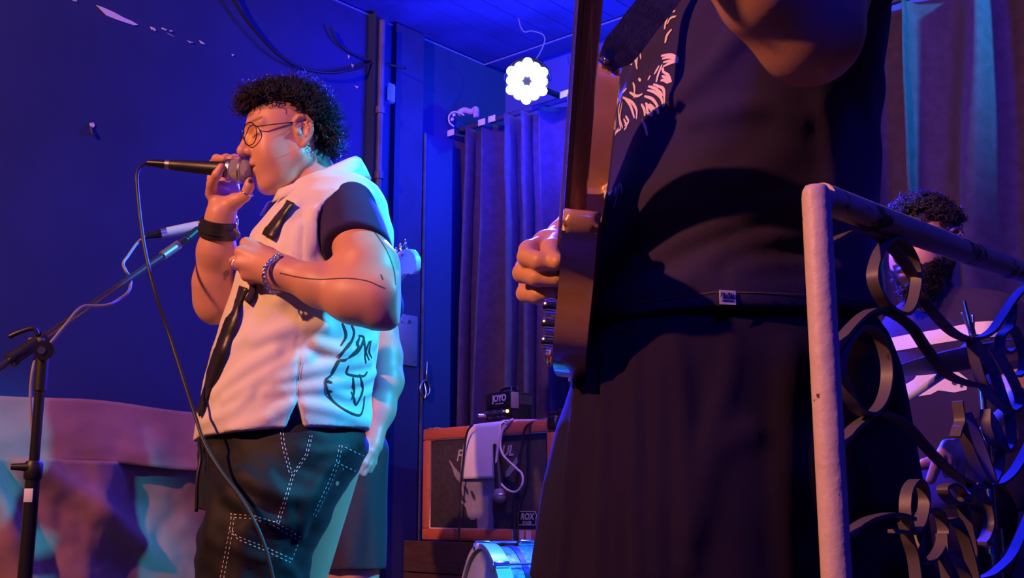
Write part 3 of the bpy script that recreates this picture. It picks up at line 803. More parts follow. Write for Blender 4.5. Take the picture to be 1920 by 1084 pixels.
sub(text_mesh('lettering', 'STAGE', bx_ @ Matrix.Translation((0, -0.0175, 0.0026)), 0.0145, M_print2, None, 0.0, offset=0.0005, space=1.2), badge)
# the wooden crate the cabinet stands on
crate = thing('wooden_crate', 'dark brown wooden crate under the orange speaker cabinet', 'crate', Vector((cb(CW / 2, -CD / 2, 0).x, cb(CW / 2, -CD / 2, 0).y, 0)))
M_crate = mat('dark_brown_wood', (0.09, 0.045, 0.035), 0.6, var=0.4, vscale=10, stretch=(1, 1, 8), bump=0.1)
hz = FL.z - 0.002
for i in range(5):
    box('plank', (CW + 0.10, hz / 5 - 0.004, 0.02), CAX(cb(CW / 2 - 0.02, 0.02, -0.002 - hz / 10 - i * hz / 5)), M_crate, crate, 0.002, 1)
box('crate_body', (CW + 0.09, hz - 0.006, CD + 0.01), CAX(cb(CW / 2 - 0.02, -CD / 2 + 0.004, -0.004 - hz / 2)), M_crate, crate, 0.002)
# small amplifier head
ctop = cb(0, 0, CH)
AO = on_plane(950, 780, cb(0, -0.13, 0), CF); AO.z = ctop.z + 0.012
an = Vector((-0.80, -0.60, 0)); ax_ = Vector((0.60, -0.80, 0)) ; 
ax_ = Z.cross(an); 
def am(x, y, z): return AO + ax_ * x + an * y + Z * z
amp = thing('guitar_amplifier', 'small black guitar amplifier head on top of the orange cabinet', 'amplifier', am(0, 0, 0))
AM = lambda p: basis(p, ax_, Z, an)
M_ampgrey = mat('amp_grey_panel', (0.34, 0.27, 0.25), 0.5, 0.3)
box('body', (0.150, 0.105, 0.095), AM(am(0.0, -0.015, 0.056)), M_black, amp, 0.006, 2)
box('front_panel', (0.155, 0.05, 0.012), AM(am(0, 0.038, 0.028)), M_blackgloss, amp, 0.003)
box('face_plate', (0.155, 0.058, 0.012), AM(am(0, 0.036, 0.083)), M_black, amp, 0.003)
box('side_cheek', (0.006, 0.06, 0.035), AM(am(0.079, 0.022, 0.078)), M_ampgrey, amp, 0.003)
bm = bmesh.new()
for k in range(9): bm_box(bm, (0.002, 0.034, 0.004), AM(am(0.0765, -0.055 + k * 0.008, 0.082)), 0.0)
new_obj('side_vent', from_bm('side_vent', bm, False), amp, mat('vent_grey', (0.08, 0.07, 0.08), 0.5))
tube('handle', [am(-0.05, -0.012, 0.106), am(-0.045, -0.012, 0.128), am(0.045, -0.012, 0.128), am(0.05, -0.012, 0.106)], 0.005, M_black, amp, sm=4)
cyl('toggle_switch', am(0.045, 0.01, 0.108), am(0.043, 0.01, 0.132), 0.003, M_chrome, amp, n=10)
for k in range(5):
    for r_ in range(2): cyl('knob', am(-0.06 + 0.026 * k, 0.043, 0.038 - 0.02 * r_), am(-0.06 + 0.026 * k, 0.056, 0.038 - 0.02 * r_), 0.0075 if r_ == 0 else 0.005, M_chrome if (k + r_) % 2 else M_steel, amp, n=14)
text_mesh('logo_lettering', 'JOYO', AM(am(0.012, 0.0435, 0.088)), 0.034, M_white, amp, 0.0, offset=0.001)
box('logo_underline', (0.05, 0.003, 0.001), AM(am(0.014, 0.0435, 0.069)), M_white, amp, 0)
cyl('indicator_lamp', am(0.067, 0.042, 0.038), am(0.067, 0.050, 0.038), 0.006, mat('amber_lamp', (1, 0.5, 0.1), 0.4, emit=(1.0, 0.45, 0.1), estr=3.0), amp, n=14)
for sx in (-1, 1):
    for sy in (-0.05, 0.025): cyl('rubber_foot', am(sx * 0.06, sy, -0.011), am(sx * 0.06, sy, 0.006), 0.009, M_black, amp, n=12)
# sheet of paper over the cabinet's front edge
vs, nx, nz = [], 14, 24
ptl, ptr = fr(884, 806).copy(), fr(946, 797).copy()
xl = (ptl - FL).dot(CV); xr = (ptr - FL).dot(CV)
for jx in range(nx + 1):
    s = jx / nx
    for k in range(nz + 1):
        t = k / nz; L = t * 0.25 - 0.055
        bulge = 0.004 + 0.010 * math.sin(math.pi * min(1, max(0, L) / 0.2)) * (1 - 0.5 * s)
        xx = xl + (xr - xl) * s
        if L < 0: p = cb(xx + 0.01 + (-L) * 0.15, L, CH + 0.0035 + 0.004 * math.sin(9 * L + s))
        else:
            flare = L / 0.2
            bot = 0.215 - 0.012 * s
            p = cb(xx - flare * (0.035 * (1 - s) + 0.008 * s), bulge + 0.006 * flare * (1 - s) + 0.008 * flare * math.sin(s * 3.0), CH + 0.002 - min(L, bot) * (1.0))
        vs.append(p)
fs = [(j * (nz + 1) + k, j * (nz + 1) + k + 1, (j + 1) * (nz + 1) + k + 1, (j + 1) * (nz + 1) + k) for j in range(nx) for k in range(nz)]
paper = new_obj('paper_sheet', mesh_np('paper_sheet', vs, fs), None, M_paper); tag(paper, 'white sheet of paper hanging over the front of the orange cabinet', 'paper')
sd = paper.modifiers.new('thickness', 'SOLIDIFY'); sd.thickness = 0.0008
# microphone hanging down the cabinet front on a white cable
m0 = fr(934, 880, 0.022); m1 = fr(938, 930, 0.03); hd = (m1 - m0).normalized()
hm = thing('hanging_microphone', 'black microphone hanging upside down below the paper on the cabinet', 'microphone', m0)
cyl('microphone_handle', m0 - hd * 0.09, m1 - hd * 0.022, 0.0115, M_black, hm, r1=0.0175, n=24)
og = hd.orthogonal().normalized()
bm = bmesh.new(); bm_lathe(bm, [(0.016, -0.026), (0.0235, -0.010), (0.0255, 0.0), (0.0255, 0.003), (0.024, 0.012), (0.016, 0.022), (0, 0.027)], basis(m1, og, hd.cross(og), hd), 28)
new_obj('grille', from_bm('grille', bm), hm, M_grille)
bm = bmesh.new(); bm_lathe(bm, [(0.0255, -0.003), (0.027, -0.001), (0.027, 0.003), (0.0255, 0.005)], basis(m1, og, hd.cross(og), hd), 28)
new_obj('grille_band', from_bm('grille_band', bm), hm, M_steel)
M_whitecable = mat('white_cable_rubber', (0.72, 0.68, 0.66), 0.5)
cable_thing('white_cable', 'looped white cable hanging beside the paper on the cabinet',
   [cb(0.50, -0.12, CH + 0.008), cb(0.46, -0.05, CH + 0.009), fr(960, 787, 0.012) , fr(945, 800, 0.022), fr(936, 825, 0.03), fr(931, 855, 0.03), fr(931, 885, 0.03), fr(938, 905, 0.03), fr(952, 919, 0.03), fr(968, 922, 0.028),
    fr(979, 908, 0.026), fr(979, 890, 0.026), fr(970, 880, 0.024), fr(955, 866, 0.024), fr(943, 853, 0.026), fr(938, 835, 0.024), fr(941, 812, 0.02), fr(950, 796, 0.016), cb(0.43, -0.03, CH + 0.009), cb(0.56, -0.1, CH + 0.008)], 0.0042, M_whitecable)
cable_thing('speaker_cable', 'black cable running down the front of the cabinet towards the drum',
   [fr(1030, 783, 0.0) + U * 0.08, fr(1012, 785, 0.0) + U * 0.03, fr(992, 795, 0.018), fr(982, 812, 0.022), fr(978, 840, 0.022), fr(973, 880, 0.02), fr(967, 925, 0.02), fr(965, 980, 0.02), fr(965, 1020, 0.03), fr(963, 1070, 0.04)], 0.0042, M_rubber, group='black cables down the cabinet')
cable_thing('speaker_cable', 'black cable drawn tight down the cabinet beside its orange edge',
   [fr(1022, 783, 0.0) + U * 0.06, fr(1000, 790, 0.01), fr(994, 805, 0.02), fr(993, 840, 0.015), fr(990, 900, 0.01), fr(974, 950, 0.012), fr(970, 1020, 0.03), fr(970, 1070, 0.04)], 0.003, M_rubber, group='black cables down the cabinet')
cable_thing('amplifier_cable', 'black cable plugged into the amplifier and hanging down past the paper',
   [am(-0.07, 0.05, 0.03), am(-0.085, 0.075, 0.03), fr(886, 796, 0.05), fr(878, 806, 0.05), fr(873, 825, 0.045), fr(868, 870, 0.035), fr(862, 930, 0.03), fr(861, 1000, 0.03), fr(861, 1070, 0.04)], 0.0042, M_rubber)
cyl('jack_plug', am(-0.068, 0.044, 0.03), am(-0.082, 0.072, 0.03), 0.007, M_chrome, amp, n=12)
# socket block on the far top corner of the cabinet
so = thing('socket_block', 'black plug block lying on the top corner of the orange cabinet', 'plug', cb(CW - 0.03, -0.1, CH))
box('socket_body', (0.05, 0.035, 0.06), CAX(cb(CW - 0.022, -0.085, CH + 0.0205)), M_black, so, 0.004)
box('plug_body', (0.055, 0.022, 0.025), CAX(cb(CW - 0.075, -0.075, CH + 0.02)), M_black, so, 0.004)

# ------------------------------------------------------------------ bass drum
ka = Vector((-0.965, -0.262, 0)).normalized()          # the way the front head faces
kt = W(912, 1022, 3.15); KR = 0.285
KC = Vector((kt.x, kt.y, kt.z - KR))
def ring_M(d): 
    o = KC + ka * d
    x = ka.cross(Z).normalized(); return basis(o, x, x.cross(ka) * -1, ka)
kick = thing('bass_drum', 'blue sparkle bass drum with clear front head below the cabinet', 'drum', Vector((KC.x, KC.y, KC.z - KR)))
M_sparkle = mat('blue_sparkle_wrap', (0.35, 0.55, 0.68), 0.22, 0.2, col2=(0.10, 0.20, 0.45), vscale=90, coat=0.6)
M_hoop = mat('white_hoop', (0.65, 0.68, 0.7), 0.25, coat=0.4)
M_head = mat('frosted_drum_head', (0.42, 0.47, 0.48), 0.45)
bm = bmesh.new(); bm_lathe(bm, [(KR - 0.012, -0.40), (KR - 0.004, -0.40), (KR - 0.004, -0.02), (KR - 0.012, -0.02)], ring_M(0), 72)
new_obj('shell', from_bm('shell', bm, True, 40), kick, M_sparkle)
for d in (0.0, -0.42):
    s = 1 if d == 0 else -1
    bm = bmesh.new(); bm_lathe(bm, [(KR - 0.010, d - 0.022 * s), (KR + 0.004, d - 0.022 * s), (KR + 0.004, d + 0.018 * s), (KR - 0.010, d + 0.018 * s)], ring_M(0), 72)
    new_obj('hoop', from_bm('hoop', bm, True, 40), kick, M_hoop)
    bm = bmesh.new(); bm_lathe(bm, [(0, d + 0.010 * s), (KR - 0.02, d + 0.010 * s), (KR - 0.010, d + 0.002 * s)], ring_M(0), 72)
    new_obj('drum_head', from_bm('drum_head', bm, True, 40), kick, M_head)
bm = bmesh.new(); bm_lathe(bm, [(KR - 0.004, -0.075), (KR - 0.0015, -0.074), (KR - 0.0015, -0.058), (KR - 0.004, -0.057)], ring_M(0), 72)
new_obj('shell_band', from_bm('shell_band', bm, True, 40), kick, mat('dark_blue_band', (0.03, 0.04, 0.12), 0.3))
RM = ring_M(0)
for k in range(8):
    a = math.radians(90 + 10 + 45 * k)
    def kp(r, d): return RM @ Vector((r * math.cos(a), r * math.sin(a), d))
    rad = (kp(1, 0) - kp(0, 0)).normalized(); tan = ka.cross(rad)
    for s, d in ((1, 0.0), (-1, -0.42)):
        bm = bmesh.new()
        bm_box(bm, (0.018, 0.010, 0.042), basis(kp(KR + 0.009, d), tan, rad, ka), 0.003)
        bm_box(bm, (0.012, 0.020, 0.008), basis(kp(KR - 0.002, d + 0.021 * s), tan, rad, ka), 0.002)
        bm_cyl(bm, kp(KR + 0.010, d - 0.02 * s), kp(KR + 0.010, d - 0.10 * s), 0.003, n=8)
        new_obj('claw', from_bm('claw', bm, True, 40), kick, M_chrome)
    bm = bmesh.new(); bm_box(bm, (0.026, 0.018, 0.075), basis(kp(KR + 0.006, -0.14), tan, rad, ka), 0.008, 3)
    new_obj('lug', from_bm('lug', bm, True, 40), kick, M_chrome)

# ------------------------------------------------------------------ cymbal on its stand
CY = W(1829, 651, 2.35)
cym = thing('cymbal', 'dark bronze cymbal on a chrome stand in front of the drummer', 'cymbal', CY)
tx = Vector((0.99, 0.0, 0.13)).normalized(); tn = Vector((-0.13, 0.06, 1)).normalized(); tx = (tx - tn * tx.dot(tn)).normalized(); ty = tn.cross(tx)
CM = basis(CY, tx, ty, tn)
bm = bmesh.new()
prof = [(0.006, 0.012), (0.02, 0.0115), (0.032, 0.004), (0.036, 0.0), (0.09, -0.006), (0.14, -0.013), (0.178, -0.0205), (0.18, -0.0215), (0.178, -0.0225), (0.14, -0.0150), (0.09, -0.008), (0.036, -0.002), (0.03, 0.001), (0.006, 0.010)]
bm_lathe(bm, prof, CM, 64)
new_obj('bronze_disc', from_bm('bronze_disc', bm, True, 40), cym, mat('dark_bronze', (0.06, 0.052, 0.055), 0.5, 0.8, var=0.3, vscale=30))
cs = thing('cymbal_stand', 'chrome cymbal stand with a wing nut above the cymbal', 'stand', Vector((CY.x, CY.y, 0)))
def cp(z): return CM @ Vector((0, 0, z))
cyl('tilter_rod', cp(-0.05), cp(0.10), 0.0035, M_chrome, cs, n=12)
cyl('felt', cp(0.013), cp(0.024), 0.015, M_black, cs, n=20)
cyl('lower_felt', cp(-0.006), cp(0.008), 0.015, M_black, cs, n=20)
cyl('cup', cp(-0.03), cp(-0.008), 0.02, M_chrome, cs, r1=0.012, n=20)
wx = (tx * .7 + ty * .7).normalized()
cyl('wing_nut', cp(0.026), cp(0.052), 0.0075, M_chrome, cs, n=14)
for s in (-1, 1):
    tube('wing', [cp(0.030) + wx * s * 0.006, cp(0.048) + wx * s * 0.016, cp(0.072) + wx * s * 0.026, cp(0.062) + wx * s * 0.024, cp(0.036) + wx * s * 0.010], 0.0026, M_chrome, cs, n=6, sm=4)
pb = cp(-0.05)
cyl('tilter', pb + Vector((0, -0.018, 0)), pb + Vector((0, 0.018, 0)), 0.012, M_chrome, cs, n=18)
zj = W(1855, 1010, 2.35).z
cyl('upper_tube', pb, Vector((pb.x, pb.y, zj)), 0.0085, M_chrome, cs, n=18)
cyl('lower_tube', Vector((pb.x, pb.y, zj)), Vector((pb.x, pb.y, 0.12)), 0.0125, M_chrome, cs, n=18)
cyl('tube_clamp', Vector((pb.x, pb.y, zj - 0.03)), Vector((pb.x, pb.y, zj + 0.02)), 0.018, M_chrome, cs, n=20)
cyl('clamp_wing', Vector((pb.x - 0.015, pb.y - 0.01, zj - 0.01)), Vector((pb.x - 0.055, pb.y - 0.02, zj - 0.004)), 0.010, M_chrome, cs, r1=0.006, n=12)
for k in range(3):
    a = 2 * math.pi * k / 3 + 0.9; e = Vector((pb.x + 0.2 * math.cos(a), pb.y + 0.2 * math.sin(a), 0.012))
    tube('leg', [Vector((pb.x, pb.y, 0.24)), e], 0.009, M_chrome, cs, sm=0)
# ------------------------------------------------------------------ people: shared pieces
M_skin = mat('skin', (0.6, 0.38, 0.28), 0.48, attr='Col', bump=0.05, bscale=260, sub=0.08)
M_hair = mat('dark_curly_hair', (0.028, 0.018, 0.016), 0.38, var=0.3, vscale=60)
def hair_mix(m, col, w):
    nt = m.node_tree; b = nt.nodes['Principled BSDF']; o = nt.nodes['Material Output']
    t = nt.nodes.new('ShaderNodeBsdfTranslucent'); t.inputs['Color'].default_value = (*col, 1)
    mx = nt.nodes.new('ShaderNodeMixShader'); mx.inputs[0].default_value = w
    nt.links.new(b.outputs[0], mx.inputs[1]); nt.links.new(t.outputs[0], mx.inputs[2]); nt.links.new(mx.outputs[0], o.inputs['Surface'])
hair_mix(M_hair, (0.36, 0.26, 0.34), 0.42)
M_dark_tee = mat('black_cotton', (0.026, 0.0145, 0.070), 0.85, bump=0.15, bscale=350, sheen=0.03, spec=0.25)
M_whiteshirt = mat('white_cotton', (0.72, 0.66, 0.62), 0.8, bump=0.12, bscale=320, var=0.04, vscale=12)
M_denim = mat('black_denim', (0.007, 0.0072, 0.0095), 0.65, bump=0.2, bscale=500, var=0.3, vscale=14, sheen=0.03, spec=0.3)
M_stitch = mat('pale_stitching', (0.62, 0.62, 0.6), 0.8)
M_leather = mat('black_leather', (0.018, 0.016, 0.018), 0.35, bump=0.2, bscale=120)
M_ink = mat('tattoo_ink', (0.05, 0.028, 0.025), 0.6)
M_print_black = mat('black_fabric_print', (0.04, 0.03, 0.03), 0.8)
M_glassframe = mat('thin_dark_frame', (0.05, 0.04, 0.04), 0.25, 0.7)
def glass_mat():
    m = bpy.data.materials.new('clear_lens'); m.use_nodes = True; nt = m.node_tree
    for n in list(nt.nodes): nt.nodes.remove(n)
    o = nt.nodes.new('ShaderNodeOutputMaterial'); mx = nt.nodes.new('ShaderNodeMixShader'); t = nt.nodes.new('ShaderNodeBsdfTransparent'); g = nt.nodes.new('ShaderNodeBsdfGlossy')
    g.inputs['Roughness'].default_value = 0.05; f = nt.nodes.new('ShaderNodeFresnel'); f.inputs['IOR'].default_value = 1.12
    nt.links.new(f.outputs[0], mx.inputs[0]); nt.links.new(t.outputs[0], mx.inputs[1]); nt.links.new(g.outputs[0], mx.inputs[2]); nt.links.new(mx.outputs[0], o.inputs[0]); return m
M_clear = glass_mat()

def WN(p): return np.array(W(*p), dtype=np.float32)
def chainpx(pts): return [WN(p) for p in pts]
class Head:
    def __init__(s, yaw, pitch, scale, roll=0.0, long=1.0):
        s.long = long
        y, p = math.radians(yaw), math.radians(pitch)
        s.f = Vector((-math.cos(y) * math.cos(p), -math.sin(y) * math.cos(p), -math.sin(p)))
        s.l = Z.cross(s.f).normalized(); s.u = s.f.cross(s.l).normalized()
        if roll:
            q = Matrix.Rotation(math.radians(roll), 3, s.f); s.l = q @ s.l; s.u = q @ s.u
        s.M = np.array([[s.f[i], s.l[i], s.u[i]] for i in range(3)], dtype=np.float32); s.s = scale
        s.c = Vector((0, 0, 0))
    def place(s, px, py, Y, loc): s.c = W(px, py, Y) - s.vec(loc); return s
    def vec(s, p): return (s.f * p[0] + s.l * p[1] + s.u * p[2]) * s.s
    def at(s, p): return s.c + s.vec(p)
    def local(s, P): return ((P - np.array(s.c, dtype=np.float32)) @ s.M) / s.s
    def d(s, P, full=1.0, ears=(1, -1), open_eyes=False):
        L = s.local(P); L[:, 2] = np.where(L[:, 2] < 0, L[:, 2] / s.long, L[:, 2]); LY = L.copy(); LY[:, 1] = np.abs(LY[:, 1])
        d = s_ell(L, (-.004, 0, .035), (.089, .074, .080))
        d = smin(d, s_ell(L, (.030, 0, -.015), (.064, .058, .085)), .03)
        d = smin(d, s_cone(LY, (-.006, .050, -.046), (.054, .016, -.084), .020, .019), .028)
        d = smin(d, s_ell(LY, (.048, .032, -.036), (.034, .027, .036)), .02)          # cheeks
        d = smin(d, s_ell(L, (.058, 0, -.096), (.024, .028, .016)), .016)               # chin
        d = smin(d, s_ell(L, (.026, 0, -.083), (.05 * full, .040, .022)), .022)         # under the chin
        d = smin(d, s_ell(L, (.066, 0, -.055), (.023, .034, .032)), .015)               # muzzle
        d = smax(d, -s_sph(LY, (.098, .032, .008), .0185), .012)                        # eye sockets
        d = smin(d, s_cone(LY, (.082, .010, .026), (.066, .046, .028), .0085, .008), .010)   # brows
        d = smin(d, s_ell(LY, (.070, .032, .006), (.0145, .0165, .0135)), .004)         # closed lids
        d = smin(d, s_cone(L, (.082, 0, .022), (.106, 0, -.020), .0085, .0110), .008)   # nose
        d = smin(d, s_ell(L, (.108, 0, -.022), (.0120, .012, .0110)), .006)
        d = smin(d, s_ell(LY, (.094, .0125, -.026), (.011, .0075, .0085)), .005)
        d = smax(d, -s_ell(LY, (.098, .0075, -.036), (.006, .0035, .004)), .003)
        d = smin(d, s_ell(L, (.087, 0, -.0510), (.0105, .022, .0075)), .005)             # lips
        d = smin(d, s_ell(L, (.083, 0, -.0655), (.0115, .019, .0080)), .005)
        d = smax(d, -s_ell(L, (.097, 0, -.0580), (.016, .026, .0016)), .002)
        if ears:
            for sg in ears:
                E = L.copy(); E[:, 1] *= sg; E[:, 0] += .009; E[:, 1] += .0025
                ear = s_ell(E, (-.010, .072, .002), (.020, .007, .030))
                hp = [(.006, .071, .004), (.008, .075, .020), (-.003, .080, .031), (-.019, .083, .030), (-.029, .083, .016), (-.029, .080, -.002), (-.020, .076, -.018), (-.010, .073, -.028)]
                ear = smin(ear, s_chain(E, hp, [.0045, .005, .0052, .0052, .005, .0048, .005, .0065], 0), .004)
                ear = smax(ear, -s_ell(E, (-.010, .083, .000), (.0095, .0085, .014)), .003)
                ear = smin(ear, s_ell(E, (.004, .076, -.004), (.0045, .006, .0065)), .003)
                ear = smin(ear, s_chain(E, [(-.018, .080, .016), (-.021, .080, .002), (-.014, .078, -.012)], [.0035, .0035, .003], 0), .003)
                d = smin(d, ear, .005)
        return d * s.s
def in_poly(x, y, poly):
    c = np.zeros(len(x), bool); n = len(poly)
    for i in range(n):
        x0, y0 = poly[i]; x1, y1 = poly[(i + 1) % n]
        if y0 == y1: continue
        m = ((y0 > y) != (y1 > y)) & (x < (x1 - x0) * (y - y0) / (y1 - y0) + x0); c ^= m
    return c
def project(P):
    q = P - np.array(EYE); zc = q[:, 1] * CP + q[:, 2] * SP; yc = -q[:, 1] * SP + q[:, 2] * CP
    return 960 + F * q[:, 0] / zc, 542 - F * yc / zc
def rows_loft(rows, Y0, fdir):
    """rows (py, left px, right px, half breadth) -> loft arrays; the silhouette seen from the audience fixes the other half size"""
    z, cx, cy, a, b = [], [], [], [], []
    f = np.array(fdir[:2]); l = np.array((-f[1], f[0]))
    for r in rows:
        py, x0, x1, B = r[:4]; Yc = r[4] if len(r) > 4 else Y0
        m = W((x0 + x1) / 2, py, Yc); al = math.atan(((x0 + x1) / 2 - 960) / F); rr = np.array((math.cos(al), -math.sin(al)))
        w = (W(x1, py, Yc) - W(x0, py, Yc)).length / 2 * math.cos(al)
        A = math.sqrt(max((0.3 * w) ** 2, w * w - (B * (l @ rr)) ** 2)) / abs(f @ rr)
        z.append(m.z); cx.append(m.x); cy.append(m.y); a.append(A); b.append(B)
    o = np.argsort(z); g = lambda q: np.array(q, dtype=np.float32)[o]
    return g(z), g(cx), g(cy), g(a), g(b)
def curls(name, roots, dirs, lens, rad, turns, thick, material, parent, seed=1, nseg=20, ns=4):
    """springy strands: one mesh of many small coils"""
    rs = np.random.RandomState(seed); vs, fs = [], []; o = 0
    N = len(roots); t = np.linspace(0, 1, nseg)
    ang = np.arange(ns) * 2 * math.pi / ns
    for i in range(N):
        d = dirs[i] / np.linalg.norm(dirs[i]); a = np.cross(d, rs.randn(3)); a /= np.linalg.norm(a); b = np.cross(d, a)
        ph = rs.rand() * 6.3; r = rad * (0.6 + 0.7 * rs.rand()); tw = turns * (0.7 + 0.6 * rs.rand()) * (1 if rs.rand() < .5 else -1)
        c = roots[i] + d * (lens[i] * t)[:, None] + (a * np.cos(tw * 6.283 * t + ph)[:, None] + b * np.sin(tw * 6.283 * t + ph)[:, None]) * (r * np.minimum(1, 3 * t + .2))[:, None]
        c += np.cross(d, a) * (rs.randn() * 0.25 * lens[i] * t ** 2)[:, None]
        T = np.gradient(c, axis=0); T /= np.linalg.norm(T, axis=1)[:, None] + 1e-9
        n1 = np.cross(T, d + 0.01 * rs.randn(3)); n1 /= np.linalg.norm(n1, axis=1)[:, None] + 1e-9; n2 = np.cross(T, n1)
        th = thick * (1 - 0.75 * t ** 3)
        ring = c[:, None, :] + (n1[:, None, :] * np.cos(ang)[None, :, None] + n2[:, None, :] * np.sin(ang)[None, :, None]) * th[:, None, None]
        vs.append(ring.reshape(-1, 3))
        k = np.arange((nseg - 1) * ns); s_, j = k // ns, k % ns
        fs.append(np.stack([o + s_ * ns + j, o + s_ * ns + (j + 1) % ns, o + (s_ + 1) * ns + (j + 1) % ns, o + (s_ + 1) * ns + j], 1)); o += nseg * ns
    me = mesh_fast(name, np.concatenate(vs), np.concatenate(fs))
    ob = new_obj(name, me, parent, material); ob['kind'] = 'stuff'; return ob
def skin_col(base, spots=()):
    """skin colour with marked places: spots (centre, radius, colour)"""
    def f(v):
        c = np.tile(np.array(base, dtype=np.float32), (len(v), 1))
        c *= (1 + 0.06 * wob(v, 60, 3))[:, None]
        for ce, r, col in spots:
            d = np.sqrt(((v - A3(ce)) ** 2).sum(1)); k = np.clip((r - d) / (r * 0.35), 0, 1)[:, None]
            c = c * (1 - k) + np.array(col, dtype=np.float32) * k
        return c
    return f
def body_object(name, label, pieces, colf, group=None):
    v, f = join_np(pieces); o = new_obj(name, mesh_fast(name, v, f, colf), None, M_skin)
    return tag(o, label, 'person', group or 'musicians on the stage')
def cloth(name, f, lo, hi, h, material, parent, sm=0):
    v, fc = sdf(f, lo, hi, h); return new_obj(name, mesh_fast(name, v, fc), parent, material)
def child(o, p): o.parent = p; return o

# ------------------------------------------------------------------ the singer
SY0 = 2.30
hd_ = Head(26, 10, 0.90, long=1.13).place(563, 244, 2.21, (-.012, .072, 0.0))
tyaw = math.radians(24); tf = Vector((-math.cos(tyaw), -math.sin(tyaw), 0)); tl = Z.cross(tf)
vest_rows = [(338, 572, 672, .085), (352, 545, 690, .125), (370, 527, 706, .165), (400, 502, 722, .19), (440, 472, 733, .20), (500, 450, 732, .20),
             (560, 432, 722, .195), (620, 412, 710, .195), (680, 393, 703, .20), (740, 379, 696, .205), (800, 369, 691, .21), (836, 363, 688, .212)]
VL = rows_loft(vest_rows, SY0, tf)
hem_l, hem_r = W(363, 828, SY0), W(690, 809, SY0)
arm_c = WN((670, 440, 2.12)); 
VF = [([(406,738),(460,695),(515,662)],.014,.012), ([(427,749),(486,713),(544,680),(573,673)],.013,.011), ([(515,717),(566,698),(639,684),(690,676)],.011,.012), ([(500,735),(595,727),(668,713),(700,700)],.010,.010),
      ([(573,760),(617,768),(688,793)],.010,.008), ([(440,808),(500,785),(545,757)],.011,.008), ([(595,647),(653,662),(700,640)],.012,.011), ([(384,793),(442,768),(470,740)],.010,.008),
      ([(562,430),(545,500),(528,560)],.015,.009), ([(590,400),(574,470),(590,520)],.012,.008), ([(645,372),(604,415),(582,470)],.010,.008), ([(425,650),(448,595),(470,560)],.014,.008), ([(505,430),(515,480),(505,540)],.014,.007),
      ([(480,640),(545,615),(610,612)],.014,.009), ([(560,380),(540,420),(535,460)],.012,.007), ([(620,735),(660,745),(695,735)],.008,.006), ([(400,700),(425,660),(470,630)],.013,.007)]
def fold_field(P):
    o = fold_sum('vest', vest_base, VF, P)
    lowz = np.clip((1.12 - P[:, 2]) / 0.25, 0, 1)
    o += 0.004 * lowz * wob(P * A3((0.6, 1, 1.6)), 26, 5) + 0.0025 * wob(P, 42, 6)
    return o
def vest_base(P): return s_loft(P, *VL, fx=(tf.x, tf.y), p=2.25)
def vest_f(P):
    d = vest_base(P) - fold_field(P)
    # hem: plane through the two hem corners
    hz = np.interp(P[:, 0], [hem_l.x, hem_r.x], [hem_l.z, hem_r.z])
    d = np.maximum(d, hz - P[:, 2])
    # neck opening
    q = P - np.array(hd_.c, dtype=np.float32)
    # near and far armholes
    for sg in (1,):
        c = arm_c; rel = P - c; a = rel @ A3(tf); z_ = rel[:, 2]; lat = rel @ A3(tl)
        e = np.sqrt(((a * 0.94 - z_ * 0.34) / .073) ** 2 + ((z_ * 0.94 + a * 0.34) / .088) ** 2)
        hole = np.maximum((e - 1) * .07, -(lat + .10))
        d = smax(d, -hole, .006)
    # side slit
    sl = WN((553, 752, 2.09)); rel = P - sl; a = rel @ A3(tf); lat = rel @ A3(tl)
    wedge = np.maximum(np.abs(a + 0.006) - np.clip(-rel[:, 2], 0, 1) * 0.36, -(lat + .11))
    d = smax(d, -wedge, .004)
    return d
def tee_f(P):
    d = vest_base(P) + 0.009
    S, E = WN((652, 394, 2.165)), WN((671, 480, 2.08))
    sl = s_cone(P, S, E, .058, .069)
    n = (E - S) / np.linalg.norm(E - S); n2 = n + A3((-.25, 0, 0.05)); n2 /= np.linalg.norm(n2)
    he = WN((680, 432, 2.05))
    sl = smax(sl - 0.002 * wob(P, 40, 9), (P - he) @ n2, .004)
    d = smin(d, sl, .012)
    return np.maximum(d, 0.86 - P[:, 2])
